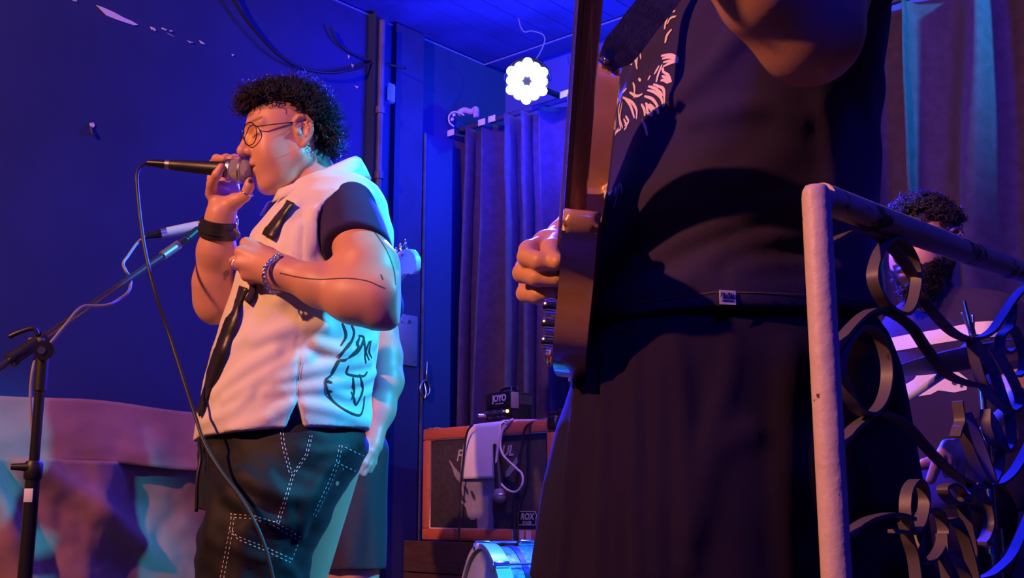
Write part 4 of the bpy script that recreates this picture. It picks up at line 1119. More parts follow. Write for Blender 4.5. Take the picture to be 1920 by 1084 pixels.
# --- body
armL = chainpx([(660, 395, 2.17), (668, 445, 2.11), (687, 505, 2.06), (701, 556, 2.03)])
foreL = chainpx([(704, 562, 2.02), (660, 556, 2.03), (600, 535, 2.05), (525, 509, 2.075), (508, 503, 2.085)])
armR = chainpx([(610, 420, 2.46), (500, 520, 2.42), (404, 566, 2.36)])
foreR = chainpx([(404, 563, 2.36), (401, 530, 2.34), (406, 470, 2.30), (412, 420, 2.275), (414, 402, 2.27)])
def armL_f(P):
    d = s_chain(P, armL, [.044, .047, .059, .050], .02)
    d = smin(d, s_chain(P, foreL, [.044, .046, .038, .029, .026], .02), .03)
    d = smin(d, s_ell(P, WN((722, 566, 2.03)), (.034, .034, .044)), .03)
    d = smin(d, s_sph(P, WN((718, 590, 2.02)), .022), .025)
    # back of the hand and four knuckles
    K = [(462, 457, 2.105), (452, 473, 2.09), (450, 494, 2.088), (463, 516, 2.095)]
    B = [(512, 486, 2.085), (512, 497, 2.075), (512, 508, 2.075), (512, 518, 2.082)]
    hand = None
    for i, (k, b) in enumerate(zip(K, B)):
        e = s_cone(P, WN(b), WN(k), .0165, .0125); hand = e if hand is None else smin(hand, e, .012)
    for i, k in enumerate(K):
        k0 = WN(k); k1 = k0 + A3((-.006 + .003 * i, .036, -.006)); k2 = k1 + A3((.028, .012, -.010)); k3 = k2 + A3((.014, -.016, -.002))
        r = (.0105, .0105, .010, .0085)[i]
        fing = s_chain(P, [k0, k1, k2, k3], [r + .001, r, r * .92, r * .85], .004)
        hand = smin(hand, fing, .004)
    th = chainpx([(506, 478, 2.10), (482, 466, 2.125), (458, 478, 2.15), (436, 489, 2.155)])
    hand = smin(hand, s_chain(P, th, [.015, .0125, .0105, .0075], .006), .008)
    return smin(d, hand, .014)
def armR_f(P):
    d = s_chain(P, armR, [.06, .054, .044], .02)
    d = smin(d, s_chain(P, foreR, [.040, .041, .037, .028, .026], .02), .02)
    d = smin(d, s_sph(P, WN((402, 585, 2.36)), .022), .02)
    # palm
    w0 = WN((414, 404, 2.268))
    palm = s_cone(P, w0, WN((404, 362, 2.262)), .022, .0155)
    palm = smin(palm, s_cone(P, w0, WN((420, 358, 2.275)), .021, .015), .012)
    palm = smin(palm, s_cone(P, w0, WN((438, 356, 2.282)), .020, .013), .012)
    palm = smin(palm, s_cone(P, WN((418, 396, 2.262)), WN((441, 376, 2.250)), .019, .0165), .014)     # ball of the thumb
    hand = palm
    # little finger in front of the handle, thumb under the grille, the others round the back
    fs = [([(396, 364, 2.258), (397, 345, 2.236), (407, 327, 2.2105), (415, 313, 2.208)], [.0125, .0105, .0095, .0080]),
          ([(441, 379, 2.250), (459, 368, 2.238), (467, 350, 2.230), (467, 338, 2.228)], [.0150, .0115, .0105, .0085]),
          ([(404, 358, 2.275), (398, 335, 2.290), (400, 308, 2.288), (406, 298, 2.262), (420, 298, 2.236)], [.0120, .0105, .0100, .0095, .0080]),
          ([(420, 352, 2.290), (418, 330, 2.300), (418, 306, 2.290), (424, 297, 2.262), (434, 298, 2.236)], [.0120, .0105, .0100, .0095, .0080]),
          ([(438, 352, 2.290), (440, 332, 2.300), (436, 306, 2.290), (440, 297, 2.262), (447, 301, 2.238)], [.0120, .0105, .0100, .0090, .0075])]
    for pts, r in fs: hand = smin(hand, s_chain(P, chainpx(pts), r, .004), .005)
    return smin(d, hand, .014)
neck_top = np.array(hd_.at((-.034, 0, -.050)), dtype=np.float32); neck_mid = np.array(hd_.at((-.052, 0, -.112)), dtype=np.float32)
neck_bot = WN((612, 372, 2.30))
def head_f(P):
    d = hd_.d(P, 0.95)
    d = smin(d, s_chain(P, [neck_top, neck_mid, neck_bot], [.050, .051, .062], .02), .012)
    return np.maximum(d, 1.22 - P[:, 2])
def core_f(P):
    d = vest_base(P) + 0.02
    legs = np.minimum(s_cone(P, WN((575, 860, 2.2)), WN((470, 1100, 2.16)), .085, .07), s_cone(P, WN((600, 870, 2.4)), WN((540, 1110, 2.42)), .085, .07))
    legs = smin(legs, s_cone(P, WN((470, 1100, 2.16)), A3((-.50, 2.24, .06)), .062, .036), .02)
    legs = smin(legs, s_cone(P, WN((540, 1110, 2.42)), A3((-.42, 2.44, .06)), .062, .036), .02)
    return smin(d, legs, .03)
nail = (0.02, 0.014, 0.014)
hair_poly = [(418, 205), (424, 165), (455, 135), (495, 115), (560, 118), (620, 150), (660, 210), (668, 290), (640, 330), (596, 306), (588, 262), (588, 228), (570, 206), (536, 189), (500, 190), (470, 200), (452, 206), (447, 232), (430, 240)]
def singer_col(v):
    c = skin_col((0.60, 0.29, 0.185), [(WN((470, 340, 2.222)), .0065, nail), (WN((425, 513, 2.300)), .010, (.22, .11, .09)), (WN((424, 523, 2.300)), .007, (.25, .13, .1)), (WN((427, 294, 2.238)), .005, nail), (WN((444, 297, 2.238)), .005, nail)])(v)
    L = hd_.local(v); L0 = L.copy(); L[:, 2] = np.where(L[:, 2] < 0, L[:, 2] / hd_.long, L[:, 2]); hx = np.stack([L0[:, 0], np.abs(L0[:, 1]), L0[:, 2]], 1)
    world = np.array(hd_.c) + (hx[:, :1] * np.array(hd_.f) + hx[:, 1:2] * np.array(hd_.l) + hx[:, 2:] * np.array(hd_.u)) * hd_.s
    x, y = project(world)
    head = (L[:, 2] > -.12) & (np.abs(L[:, 1]) < .095) & (L[:, 0] > -.13) & (L[:, 0] < .13)
    cap = in_poly(x, y, hair_poly) & head & ~((np.abs(L[:, 1]) > .0745) & (L[:, 2] < .035))
    fade = in_poly(x, y, [(455, 214), (500, 204), (545, 205), (572, 222), (582, 240), (586, 300), (612, 318), (660, 300), (655, 150), (440, 120), (440, 212)]) & head & ~((np.abs(L[:, 1]) > .074) & (L[:, 2] < .036))
    c[fade] = c[fade] * 0.62; c[cap] = (0.035, 0.022, 0.02)
    lips = np.exp(-(((L[:, 0] - .098) / .014) ** 2 + (L[:, 1] / .022) ** 2 + ((L[:, 2] + .060) / .011) ** 2) * 1.2)[:, None]
    c = c * (1 - .45 * lips) + np.array((.42, .15, .14)) * .45 * lips
    br = np.exp(-(((L[:, 2] - .034 - .1 * (np.abs(L[:, 1]) - .02)) / .0045) ** 2))[:, None] * ((np.abs(L[:, 1]) > .012) & (np.abs(L[:, 1]) < .052) & (L[:, 0] > .05))[:, None]
    c = c * (1 - .7 * br) + np.array((.05, .03, .025)) * .7 * br
    lash = np.exp(-(((L[:, 2] - .001) / .0018) ** 2))[:, None] * ((np.abs(L[:, 1]) > .018) & (np.abs(L[:, 1]) < .047) & (L[:, 0] > .07))[:, None]
    return c * (1 - .85 * lash)
hc = np.array(hd_.c)
pieces = [sdf(head_f, hc - (.16, .13, .23), hc + (.16, .13, .15), .0023),
          sdf(armL_f, WN((420, 640, 2.16)) - A3((0, .28, .0)), WN((770, 370, 2.2)) + A3((0.0, .02, 0)), .0026),
          sdf(armR_f, WN((350, 625, 2.36)) - A3((0, .19, 0)), WN((660, 285, 2.2)) + A3((0.08, .33, .02)), .0026),
          sdf(core_f, (-.80, 1.95, 0.01), (-.2, 2.65, 1.38), .010)]
singer = body_object('person', 'singer with curly hair, round glasses and white sleeveless shirt holding a microphone to the mouth', pieces, singer_col)
tee = cloth('black_t_shirt', tee_f, (-.80, 1.88, 0.84), (-.15, 2.60, 1.42), .006, M_dark_tee, singer)
vest = cloth('white_sleeveless_shirt', vest_f, (-.80, 1.96, 0.80), (-.18, 2.60, 1.45), .0045, M_whiteshirt, singer)
# trousers
tr_rows = [(795, 385, 680, .17), (830, 376, 692, .185), (850, 372, 690, .185), (880, 371, 672, .185), (920, 372, 640, .18), (955, 372, 608, .17)]
TL = rows_loft(tr_rows, SY0, tf)
def trouser_base(P):
    d = s_loft(P, *TL, fx=(tf.x, tf.y), p=2.2)
    near = s_chain(P, chainpx([(560, 850, 2.22), (512, 940, 2.18), (478, 1020, 2.17), (474, 1110, 2.17)]) + [A3((-.50, 2.22, .30)), A3((-.50, 2.24, .05))], [.114, .106, .096, .098, .095, .105], .03)
    far = s_chain(P, chainpx([(556, 870, 2.38), (512, 980, 2.40), (490, 1100, 2.42)]) + [A3((-.45, 2.44, .05))], [.11, .100, .095, .10], .03)
    return smin(smin(d, near, .025), far, .015)
TF = [([(460,890),(520,930),(590,935)],.014,.013), ([(430,930),(500,975),(560,985)],.013,.013), ([(500,890),(530,940),(540,975)],.011,.011), ([(620,870),(580,930),(562,1000)],.012,.014), ([(650,840),(615,900),(590,950)],.012,.010),
      ([(480,960),(452,1030),(450,1084)],.016,.010), ([(395,850),(400,930),(395,1000)],.018,.009), ([(430,860),(450,900),(490,915)],.012,.009), ([(385,880),(420,905),(470,900)],.010,.008), ([(560,840),(600,850),(660,845)],.010,.008), ([(520,1050),(545,1070),(560,1090)],.010,.010)]
def trouser_f(P):
    d = trouser_base(P)
    o = fold_sum('trousers', trouser_base, TF, P)
    pk = s_ell(P, march_pk, (.068, .040, .042)); o += .0045 * np.clip(-pk / .004, 0, 1)
    o += .005 * wob(P, 24, 11) + .003 * wob(P * A3((1, 1, 1.5)), 55, 12)
    d = d - o
    return np.maximum(d, P[:, 2] - WN((530, 797, SY0))[2])
march_pk = march(trouser_base, 492, 1012)
trs = cloth('black_cargo_trousers', trouser_f, (-.80, 1.92, 0.02), (-.15, 2.66, 0.92), .006, M_denim, singer)
def Z3(x, y): return (340 + x / 2.441, 640 + y / 2.441)
ST = [[(452,400),(462,480),(496,612)], [(464,402),(474,478),(505,602)], [(598,432),(578,520),(516,612),(448,832)], [(588,432),(568,518),(506,612),(436,830)],
      [(225,790),(330,798),(436,830),(545,896)], [(225,806),(330,812),(430,846),(538,910)], [(222,850),(255,892),(380,940),(505,998)], [(224,868),(262,908),(378,956),(498,1014)],
      [(232,788),(222,866),(180,1084)], [(244,790),(236,872),(196,1084)], [(722,478),(708,552),(672,646),(600,800)], [(734,482),(720,556),(684,650),(608,812)], [(730,478),(832,524)], [(712,556),(796,594)], [(548,890),(500,1012)]]
st_ = strokes('white_stitching', trs, [[Z3(*p) for p in l] for l in ST], 0.0013, M_stitch, None, 0.0012, 1.5, dash=3); sub(st_, trs) if False else None
st_.parent = trs; st_['kind'] = 'stuff'
# shirt print, hem lines, tie
PR = [[(960,805),(975,860),(945,930),(885,985)], [(910,800),(930,870),(900,930)], [(1000,870),(1030,885),(1000,960),(940,1000)], [(1030,885),(1040,960),(1060,1010)], [(1005,880),(990,930)], [(885,1010),(850,1084)], [(930,1000),(925,1010),(890,1010)], [(1070,900),(1060,960),(1075,1000)]]
PR = [[(340 + x / 3.011, 340 + y / 3.011) for x, y in l] for l in PR]
PR += [[Z3(*p) for p in l] for l in [[(725,90),(690,150),(660,180),(670,230),(690,270),(740,310),(810,340),(830,310),(838,250)], [(765,110),(760,150),(830,160),(850,140)], [(815,150),(830,220),(800,290),(790,260),(775,230)], [(785,165),(790,230),(780,265)], [(800,0),(810,30),(770,70)], [(860,0),(840,60),(845,100)], [(770,5),(720,80)], [(660,180),(690,190)], [(670,225),(690,232)]]]
strokes('shirt_print', vest, PR, lambda t: 0.0028 + 0.0022 * math.sin(3.1 * t), M_print_black, singer, 0.0012, 2.5, None, True).parent = vest
HS = [[Z3(*p) for p in l] for l in [[(95,432),(300,400),(478,396)], [(600,402),(730,396),(856,392)], [(545,95),(530,170),(535,260)], [(555,95),(543,170)]]]
M_shade_stitch = mat('tone_stitching', (0.58, 0.54, 0.52), 0.8)
strokes('hem_stitching', vest, HS, 0.0012, M_shade_stitch, singer, 0.0008, 3.0).parent = vest
tie = strokes('black_tie', vest, [[(550, 382), (541, 394), (526, 416), (506, 447)], [(462, 540), (444, 590), (425, 640), (408, 690), (392, 735), (378, 776)]], lambda t: 0.036 + 0.004 * t, mat('black_satin', (0.02, 0.016, 0.018), 0.4), singer, 0.005, 5.0)
sd = tie.modifiers.new('thickness', 'SOLIDIFY'); sd.thickness = 0.003
t2 = strokes('tie_tail', vest, [[(480, 535), (476, 555), (468, 568)]], 0.016, M_dark_tee, singer, 0.006, 4.0); t2.modifiers.new('thickness', 'SOLIDIFY').thickness = 0.003
cd = tube('trouser_cord', [W(373, 832, 2.2), W(376, 860, 2.17), W(370, 900, 2.16), W(368, 960, 2.16)], 0.0035, M_black, singer)
# collar: stand and folded leaf swept round the neck
nb = Vector(neck_bot); ncen = W(603, 344, 2.30)
def collar_mesh():
    vs, fs = [], []; n = 48; prof = [(-.004, -.028), (-.001, .000), (.002, .026), (.008, .033), (.015, .028), (.026, .008), (.036, -.014)]
    for i in range(n + 1):
        ph = math.radians(-152 + 304 * i / n)                 # 0 = back of the neck
        back = math.cos(ph); side = math.sin(ph)
        rad_f, rad_l = 0.064, 0.074
        base = ncen + (-tf) * (rad_f * back) + tl * (rad_l * side)
        fall = 0.5 * (1 - back)
        base = base + Z * (0.042 * back - 0.014) + tf * (0.012 * fall ** 2)
        out = ((-tf) * back + tl * side).normalized()
        pt = 1.0 + 0.4 * max(0, fall - 0.75) / 0.25                     # points grow at the front
        for (o_, z_) in prof:
            zz = z_ * (1 - 0.45 * fall) if z_ > 0.02 else z_
            if (o_ > 0.02): zz = z_ * pt
            vs.append(base + out * (o_ * (1 + .5 * fall)) + Z * zz)
    m = len(prof)
    for i in range(n):
        for k in range(m - 1): fs.append((i * m + k, i * m + k + 1, (i + 1) * m + k + 1, (i + 1) * m + k))
    return mesh_np('collar', vs, fs)
col = new_obj('collar', collar_mesh(), None, M_whiteshirt); col.parent = vest
col.modifiers.new('thickness', 'SOLIDIFY').thickness = 0.0025
# tattoos on the near arm
strokes('tattoo', singer, [[(525, 512), (560, 520), (600, 524), (650, 522), (688, 527), (712, 537), (722, 541)], [(700, 432), (725, 470), (738, 505), (742, 535)], [(714, 515), (718, 525)]], 0.0022, M_ink, singer, 0.0006, 2.5, None, True)
# hair
def hair_roots(H, polys, n, seed, thick):
    rs = np.random.RandomState(seed); R_, D_, Ln = [], [], []
    d = rs.randn(n * 6, 3); d /= np.linalg.norm(d, axis=1)[:, None]
    c = np.array((-.004, 0, .035)); r = np.array((.089, .074, .080))
    loc = c + d * r; nor = d / r; nor /= np.linalg.norm(nor, axis=1)[:, None]
    mir = loc.copy(); mir[:, 1] = np.abs(mir[:, 1])
    wm = np.array(H.c) + (mir[:, :1] * np.array(H.f) + mir[:, 1:2] * np.array(H.l) + mir[:, 2:] * np.array(H.u)) * H.s
    x, y = project(wm); ok = in_poly(x, y, polys)
    loc, nor = loc[ok][:n], nor[ok][:n]
    Wd = lambda q: (q[:, :1] * np.array(H.f) + q[:, 1:2] * np.array(H.l) + q[:, 2:] * np.array(H.u))
    return np.array(H.c) + Wd(loc) * H.s, Wd(nor), loc
rt, nm, loc = hair_roots(hd_, hair_poly, 3600, 5, .03)
rs = np.random.RandomState(4)
dr = nm + 0.45 * rs.randn(len(nm), 3) + np.array(hd_.f) * (0.9 * (loc[:, :1] > .045)) + (np.array((0, 0, -.3)) - .8 * np.array(hd_.f)) * (loc[:, 2:3] < .015) + np.array((0, 0, -.3)) * (loc[:, :1] > .06)
ln = 0.023 + 0.018 * rs.rand(len(rt)); ln[loc[:, 0] > .035] *= 1.45; ln[loc[:, 2] < 0] *= 1.1; ln[loc[:, 0] < -.02] *= 1.3; ln[loc[:, 2] < .01] *= 1.2
curls('curly_hair', rt, dr, ln, .0042, 2.6, .0012, M_hair, singer, 6, 24, 3)
# glasses
gl = None
def lens_ring(sg):
    c = hd_.at((.094, sg * .032, .006)); 
    fx = (hd_.f * 0.92 + hd_.l * sg * 0.40).normalized(); lx = Z.cross(fx).normalized(); ux = fx.cross(lx).normalized()
    return [c + lx * (.0225 * math.cos(a)) + ux * (.0235 * math.sin(a)) for a in np.linspace(0, 2 * math.pi, 28, endpoint=False)], c, fx
bm = bmesh.new()
for sg in (1, -1):
    ring, c, fx = lens_ring(sg); tube_bm(bm, ring, 0.0011, 6, True)
    outer = max(ring, key=lambda q: (q - hd_.c).dot(hd_.l) * sg + 0.3 * (q - hd_.c).dot(hd_.u))
    tube_bm(bm, smooth_path([outer, hd_.at((.072, sg * .066, .014)), hd_.at((.03, sg * .074, .016)), hd_.at((-.008, sg * .074, .018)), hd_.at((-.028, sg * .076, .010))], 6), 0.0011, 6)
ra, rb_ = lens_ring(1)[0], lens_ring(-1)[0]
ia = min(ra, key=lambda q: (q - hd_.c).dot(hd_.l)); ib = max(rb_, key=lambda q: (q - hd_.c).dot(hd_.l))
tube_bm(bm, smooth_path([ia, (ia + ib) / 2 + hd_.f * .003 + hd_.u * .003, ib], 5), 0.0011, 6)
glasses = new_obj('glasses', from_bm('glasses', bm), singer, M_glassframe)
for sg in (1, -1):
    ring, c, fx = lens_ring(sg); bm = bmesh.new(); bm.faces.new([bm.verts.new(p) for p in ring])
    ln_ = new_obj('lens', from_bm('lens', bm, False), None, M_clear); ln_.parent = glasses
# wrist cuff with buckle, chain bracelet, rings
def band(name, c0, c1, r0, r1, m, parent, th=.003):
    c0, c1 = Vector(c0), Vector(c1); d = (c1 - c0).normalized(); x = d.orthogonal().normalized()
    bm = bmesh.new(); L = (c1 - c0).length
    bm_lathe(bm, [(r0, 0), (r0 + th, .001), (r1 + th, L - .001), (r1, L)], basis(c0, x, d.cross(x), d), 32)
    return new_obj(name, from_bm(name, bm, True, 40), parent, m)
w0_, w1_ = Vector(WN((408, 444, 2.287))), Vector(WN((412, 412, 2.272)))
cuff = band('leather_cuff', w0_, w1_, .0385, .0345, M_leather, singer, .0025)
m0_ = w0_ + (w1_ - w0_) * 0.42; cu2 = band('cuff_strap', m0_ - (w1_ - w0_) * 0.16, m0_ + (w1_ - w0_) * 0.22, .0400, .0385, M_leather, None, .0022); cu2.parent = cuff
bk = W(443, 424, 2.262); bkl = tube('buckle', [bk + Vector((0, 0, .014)), bk + Vector((.004, -.012, .013)), bk + Vector((.003, -.012, -.012)), bk + Vector((-.001, 0, -.013))], 0.002, M_chrome, None, sm=0, closed=True); bkl.parent = cuff
bkt = tube('strap_end', [W(440, 430, 2.25), W(446, 438, 2.25), W(447, 446, 2.255)], 0.004, mat('brown_leather', (0.12, 0.06, 0.04), 0.5), None); bkt.parent = cuff
ch = smooth_path([W(524, 478, 2.05), W(512, 487, 2.040), W(502, 496, 2.036), W(497, 506, 2.036), W(496, 518, 2.036), W(500, 532, 2.042), W(507, 544, 2.05), W(520, 549, 2.07), W(530, 540, 2.11), W(536, 510, 2.12), W(532, 486, 2.09)], 6, True)
br_ = thing('chain', 'x', 'x', ch[0]) if False else None
bm = bmesh.new()
for i in range(0, len(ch), 2):
    p = ch[i]; t = (ch[(i + 1) % len(ch)] - ch[i - 1]).normalized(); n = t.cross(Vector((0, -1, 0.2))).normalized(); b_ = t.cross(n)
    a_, c_ = (n, b_) if (i // 2) % 2 == 0 else (b_, n)
    tube_bm(bm, [p + t * (.0062 * math.cos(q)) + a_ * (.0042 * math.sin(q)) for q in np.linspace(0, 2 * math.pi, 10, endpoint=False)], .0014, 6, True)
brc = new_obj('chain_bracelet', from_bm('chain_bracelet', bm), singer, M_chrome)
def ring_on(px, py, Y, ax, r):
    c = W(px, py, Y); d = Vector(ax).normalized(); x = d.orthogonal().normalized(); y = d.cross(x)
    return tube('ring', [c + x * (r * math.cos(a)) + y * (r * math.sin(a)) for a in np.linspace(0, 6.283, 20, endpoint=False)], .0016, M_chrome, singer, closed=True, sm=0)
ring_on(464, 362, 2.235, W(467, 350, 2.230) - W(459, 368, 2.238), .0125)
ring_on(447, 495, 2.105, (0.1, 1, -.1), .0125)

# handheld microphone and its cable
q0, q1 = W(318, 309, 2.232), W(467, 322, 2.232)
qd = (q1 - q0).normalized(); qo = qd.orthogonal().normalized(); qy = qd.cross(qo)
mic = thing('handheld_microphone', 'black handheld microphone with steel grille held at the singer\'s mouth', 'microphone', q0)
L_ = (q1 - q0).length
def mb(x): return basis(q0 + qd * x, qo, qy, qd)
bm = bmesh.new(); bm_lathe(bm, [(0, 0), (.0095, 0), (.0105, .003), (.0122, .03), (.0160, L_ - .052), (.0190, L_ - .045), (0, L_ - .045)], mb(0), 32)
new_obj('microphone_handle', from_bm('microphone_handle', bm, True, 40), mic, M_black)
bm = bmesh.new(); bm_lathe(bm, [(.019, 0), (.0225, .001), (.0235, .008), (.021, .010)], mb(L_ - .046), 32)
new_obj('collar_ring', from_bm('collar_ring', bm, True, 40), mic, M_steel)
bm = bmesh.new(); bm_lathe(bm, [(.0205, 0), (.0245, .012), (.0256, .018), (.0256, .022), (.0235, .034), (.016, .043), (0, .047)], mb(L_ - .039), 36)
new_obj('grille', from_bm('grille', bm), mic, M_grille)
bm = bmesh.new(); bm_lathe(bm, [(.0256, 0), (.0270, .001), (.0270, .005), (.0256, .006)], mb(L_ - .020), 36)
new_obj('grille_band', from_bm('grille_band', bm, True, 40), mic, M_steel)
cyl('connector', q0 - qd * .008, q0 + qd * .006, .0098, M_steel, mic, n=24)
cyl('plug', q0 - qd * .045, q0 - qd * .008, .0068, M_blackgloss, mic, r1=.0098, n=20)
cable_thing('handheld_microphone_cable', 'long dark cable looping from the singer\'s microphone down past the trousers',
    [q0 - qd * .043, W(266, 311, 2.22), W(257, 325, 2.21), (W(257, 350, 2.205)), W(263, 410, 2.19), W(272, 470, 2.17), W(290, 545, 2.16), (W(318, 630, 2.165)), W(345, 715, 2.13), W(366, 780, 2.09), W(384, 832, 2.065), W(412, 880, 2.045), W(446, 926, 2.03), W(474, 972, 2.02), W(495, 1020, 2.015), W(512, 1084, 2.01), W(520, 1160, 2.0), Vector((-.42, 1.98, .10)), Vector((-.40, 1.9, .006)), Vector((-.55, 1.75, .006))], 0.0034, M_rubber)
# ------------------------------------------------------------------ the big guitarist in front
GY = 1.64
gyaw = math.radians(15); gf = Vector((-math.cos(gyaw), -math.sin(gyaw), 0)); gl_ = Z.cross(gf)
g_rows = [(-215, 1330, 1540, .13), (-170, 1285, 1600, .20), (-110, 1255, 1640, .225), (0, 1200, 1648, .225), (100, 1170, 1645, .215), (200, 1148, 1640, .21), (300, 1130, 1633, .21), (400, 1114, 1629, .21), (500, 1108, 1626, .21), (580, 1102, 1624, .21), (620, 1101, 1624, .21)]
GL_ = rows_loft(g_rows, GY, gf)
def gtee_base(P): return s_loft(P, *GL_, fx=(gf.x, gf.y), p=2.3)
GE = chainpx([(1578, -150, 1.46), (1556, -70, 1.34), (1516, 58, 1.235)])
GFo = chainpx([(1516, 58, 1.235), (1440, -25, 1.20), (1330, -130, 1.16), (1215, -205, 1.13)])
GF_ = [([(1180, 520), (1260, 460), (1340, 430), (1430, 395), (1500, 390)], .014, .016), ([(1290, 525), (1350, 480), (1420, 450), (1530, 440)], .013, .014), ([(1400, 400), (1470, 385), (1560, 390)], .012, .010),
       ([(1150, 565), (1240, 530), (1330, 525)], .012, .008), ([(1220, 365), (1290, 340), (1400, 345)], .016, .009), ([(1380, 510), (1450, 495), (1570, 505)], .011, .010),
       ([(1270, 185), (1330, 130), (1390, 60)], .014, .014), ([(1300, 225), (1420, 200), (1500, 230)], .016, .009), ([(1540, 200), (1560, 330), (1550, 420)], .016, .008), ([(1200, 420), (1260, 390), (1330, 390)], .012, .008)]
def gtee_f(P):
    d = gtee_base(P)
    o = fold_sum('gtee', gtee_base, GF_, P)
    o += .005 * wob(P * A3((1, 1, 1.8)), 20, 21) + .002 * wob(P, 45, 22)
    d = d - o
    slv = s_cone(P, GE[0], GE[1] + (GE[2] - GE[1]) * 0.15, .088, .092)
    n = (GE[2] - GE[0]) / np.linalg.norm(GE[2] - GE[0])
    slv = smax(slv, (P - (GE[1] + (GE[2] - GE[1]) * 0.12)) @ n, .006)
    sl2 = s_cone(P, WN((1420, -150, 1.87)), WN((1330, 80, 1.93)), .085, .09)
    d = smin(smin(d, slv, .03), sl2, .03)
    c_ = WN((1390, -250, GY)); 
    hq = [W(x, y, Y_) for x, y, Y_ in ((1100, 600, 1.60), (1200, 588, 1.46), (1340, 576, 1.425), (1510, 580, 1.415), (1640, 592, 1.58))]
    hx = [float(q.x) for q in hq]; hzz = [float(q.z) for q in hq]
    hem = np.interp(P[:, 0], hx, hzz)
    d = d - .008 * np.exp(-((P[:, 2] - hem) / .05) ** 2)
    rim = np.abs(P[:, 2] - hem - .021); d = d + .0012 * np.exp(-(rim / .002) ** 2)
    return np.maximum(d, hem - P[:, 2])
ghd = Head(35, 6, 1.06)
ghd.c = W(1405, -372, GY - .02)
def gbody_f(P):
    d = gtee_base(P) + .03
    return smin(d, s_cone(P, WN((1430, -200, GY)), np.array(ghd.at((-.02, 0, -.08))), .075, .068), .03)
def ghead_f(P): return np.minimum(ghd.d(P, 1.1), s_cone(P, WN((1425, -230, GY)), np.array(ghd.at((-.02, 0, -.06))), .072, .066))
def garm_f(P):
    d = s_chain(P, GE, [.066, .064, .058], .02)
    d = smin(d, s_chain(P, GFo, [.056, .058, .046, .031], .02), .03)
    w_ = GFo[-1]; hk = [WN((1150, -235, 1.115)), WN((1105, -250, 1.10))]
    hand = s_chain(P, [w_, hk[0]], [.029, .024], .01)
    for i in range(4):
        a = hk[0] + A3((.0, -.018 + .016 * i, .014 - .012 * i)); b = a + A3((-.022, -.004, .022)); c = b + A3((-.026, .002, -.004)); e = c + A3((-.006, .002, -.022))
        hand = smin(hand, s_chain(P, [w_ + (hk[0] - w_) * .4, a, b, c, e], [.016, .012, .0105, .0095, .008], .004), .004)
    hand = smin(hand, s_chain(P, [w_, hk[0] + A3((.0, -.01, -.03)), hk[0] + A3((-.028, -.004, -.036))], [.02, .013, .01], .006), .008)
    return smin(d, hand, .014)
GR = chainpx([(1420, -150, 1.87), (1300, 150, 1.96), (1205, 320, 1.92)])
GRf = chainpx([(1205, 320, 1.92), (1130, 385, 1.80), (1062, 448, 1.665)])
def grarm_f(P):
    d = s_chain(P, GR, [.066, .06, .054], .02)
    d = smin(d, s_chain(P, GRf, [.053, .047, .030], .02), .02)
    w_ = GRf[-1]
    hand = s_chain(P, [w_, WN((1030, 468, 1.60))], [.029, .026], .01)
    hand = smin(hand, s_ell(P, WN((1022, 482, 1.60)), (.022, .036, .036)), .015)
    # three curled fingers stacked, tips towards the strings, and the thumb above them
    for pts, r in [([(1024, 458, 1.585), (992, 470, 1.545), (988, 482, 1.52), (1012, 490, 1.495), (1042, 494, 1.49)], [.015, .0145, .0135, .0125, .0105]),
                   ([(1018, 482, 1.61), (986, 502, 1.57), (980, 512, 1.545), (1008, 520, 1.515), (1045, 524, 1.505)], [.016, .0150, .0140, .0130, .0110]),
                   ([(1018, 502, 1.63), (992, 535, 1.60), (986, 550, 1.58), (1010, 553, 1.55), (1040, 546, 1.535)], [.0155, .0145, .0135, .0125, .0105]),
                   ([(1020, 508, 1.65), (1005, 545, 1.64), (1008, 556, 1.62), (1032, 552, 1.60)], [.014, .0125, .0115, .0095]),
                   ([(1044, 452, 1.60), (1034, 468, 1.53), (1034, 482, 1.50), (1046, 492, 1.478)], [.017, .0150, .0135, .0105])]:
        hand = smin(hand, s_chain(P, chainpx(pts), r, .004), .0035)
    return smin(d, hand, .012)
gs = skin_col((0.58, 0.29, 0.19))
def gcol(v):
    c = gs(v); L = ghd.local(v)
    hair = (L[:, 2] > .045 - .35 * np.clip(-L[:, 0], 0, 1) * 2) & (np.abs(L[:, 1]) < .1) & (L[:, 2] < .2) & (L[:, 0] < .075) & (np.abs(L[:, 0]) < .12)
    c[hair] = (.03, .022, .02); return c
gh = np.array(ghd.c)
legs_b = lambda P: smin(smin(s_cone(P, WN((1340, 900, 1.55)), A3((.22, 1.50, .08)), .09, .05), s_cone(P, WN((1440, 900, 1.75)), A3((.36, 1.84, .08)), .09, .05), .02), s_cone(P, A3((.22, 1.5, .05)), A3((.09, 1.46, .04)), .05, .04), .03)
pieces = [sdf(gbody_f, (.05, 1.3, .9), (.62, 2.0, 1.66), .012), sdf(ghead_f, gh - (.16, .15, .22), gh + (.16, .15, .16), .004),
          sdf(garm_f, WN((1060, 170, 1.03)) - A3((0.02, .0, 0)), WN((1700, -330, 1.55)) + A3((.05, .0, .05)), .0045),
          sdf(grarm_f, WN((955, 600, 1.45)), WN((1480, -230, 2.02)) + A3((.1, .05, .05)), .003), sdf(legs_b, (.0, 1.35, .0), (.6, 2.0, .75), .012)]
guitarist = body_object('person', 'large guitarist in a black printed t-shirt and wide black trousers, cropped at the chest', pieces, gcol)
gtee = cloth('printed_black_t_shirt', gtee_f, (.04, 1.22, .92), (.66, 2.05, 1.62), .006, M_dark_tee, guitarist)
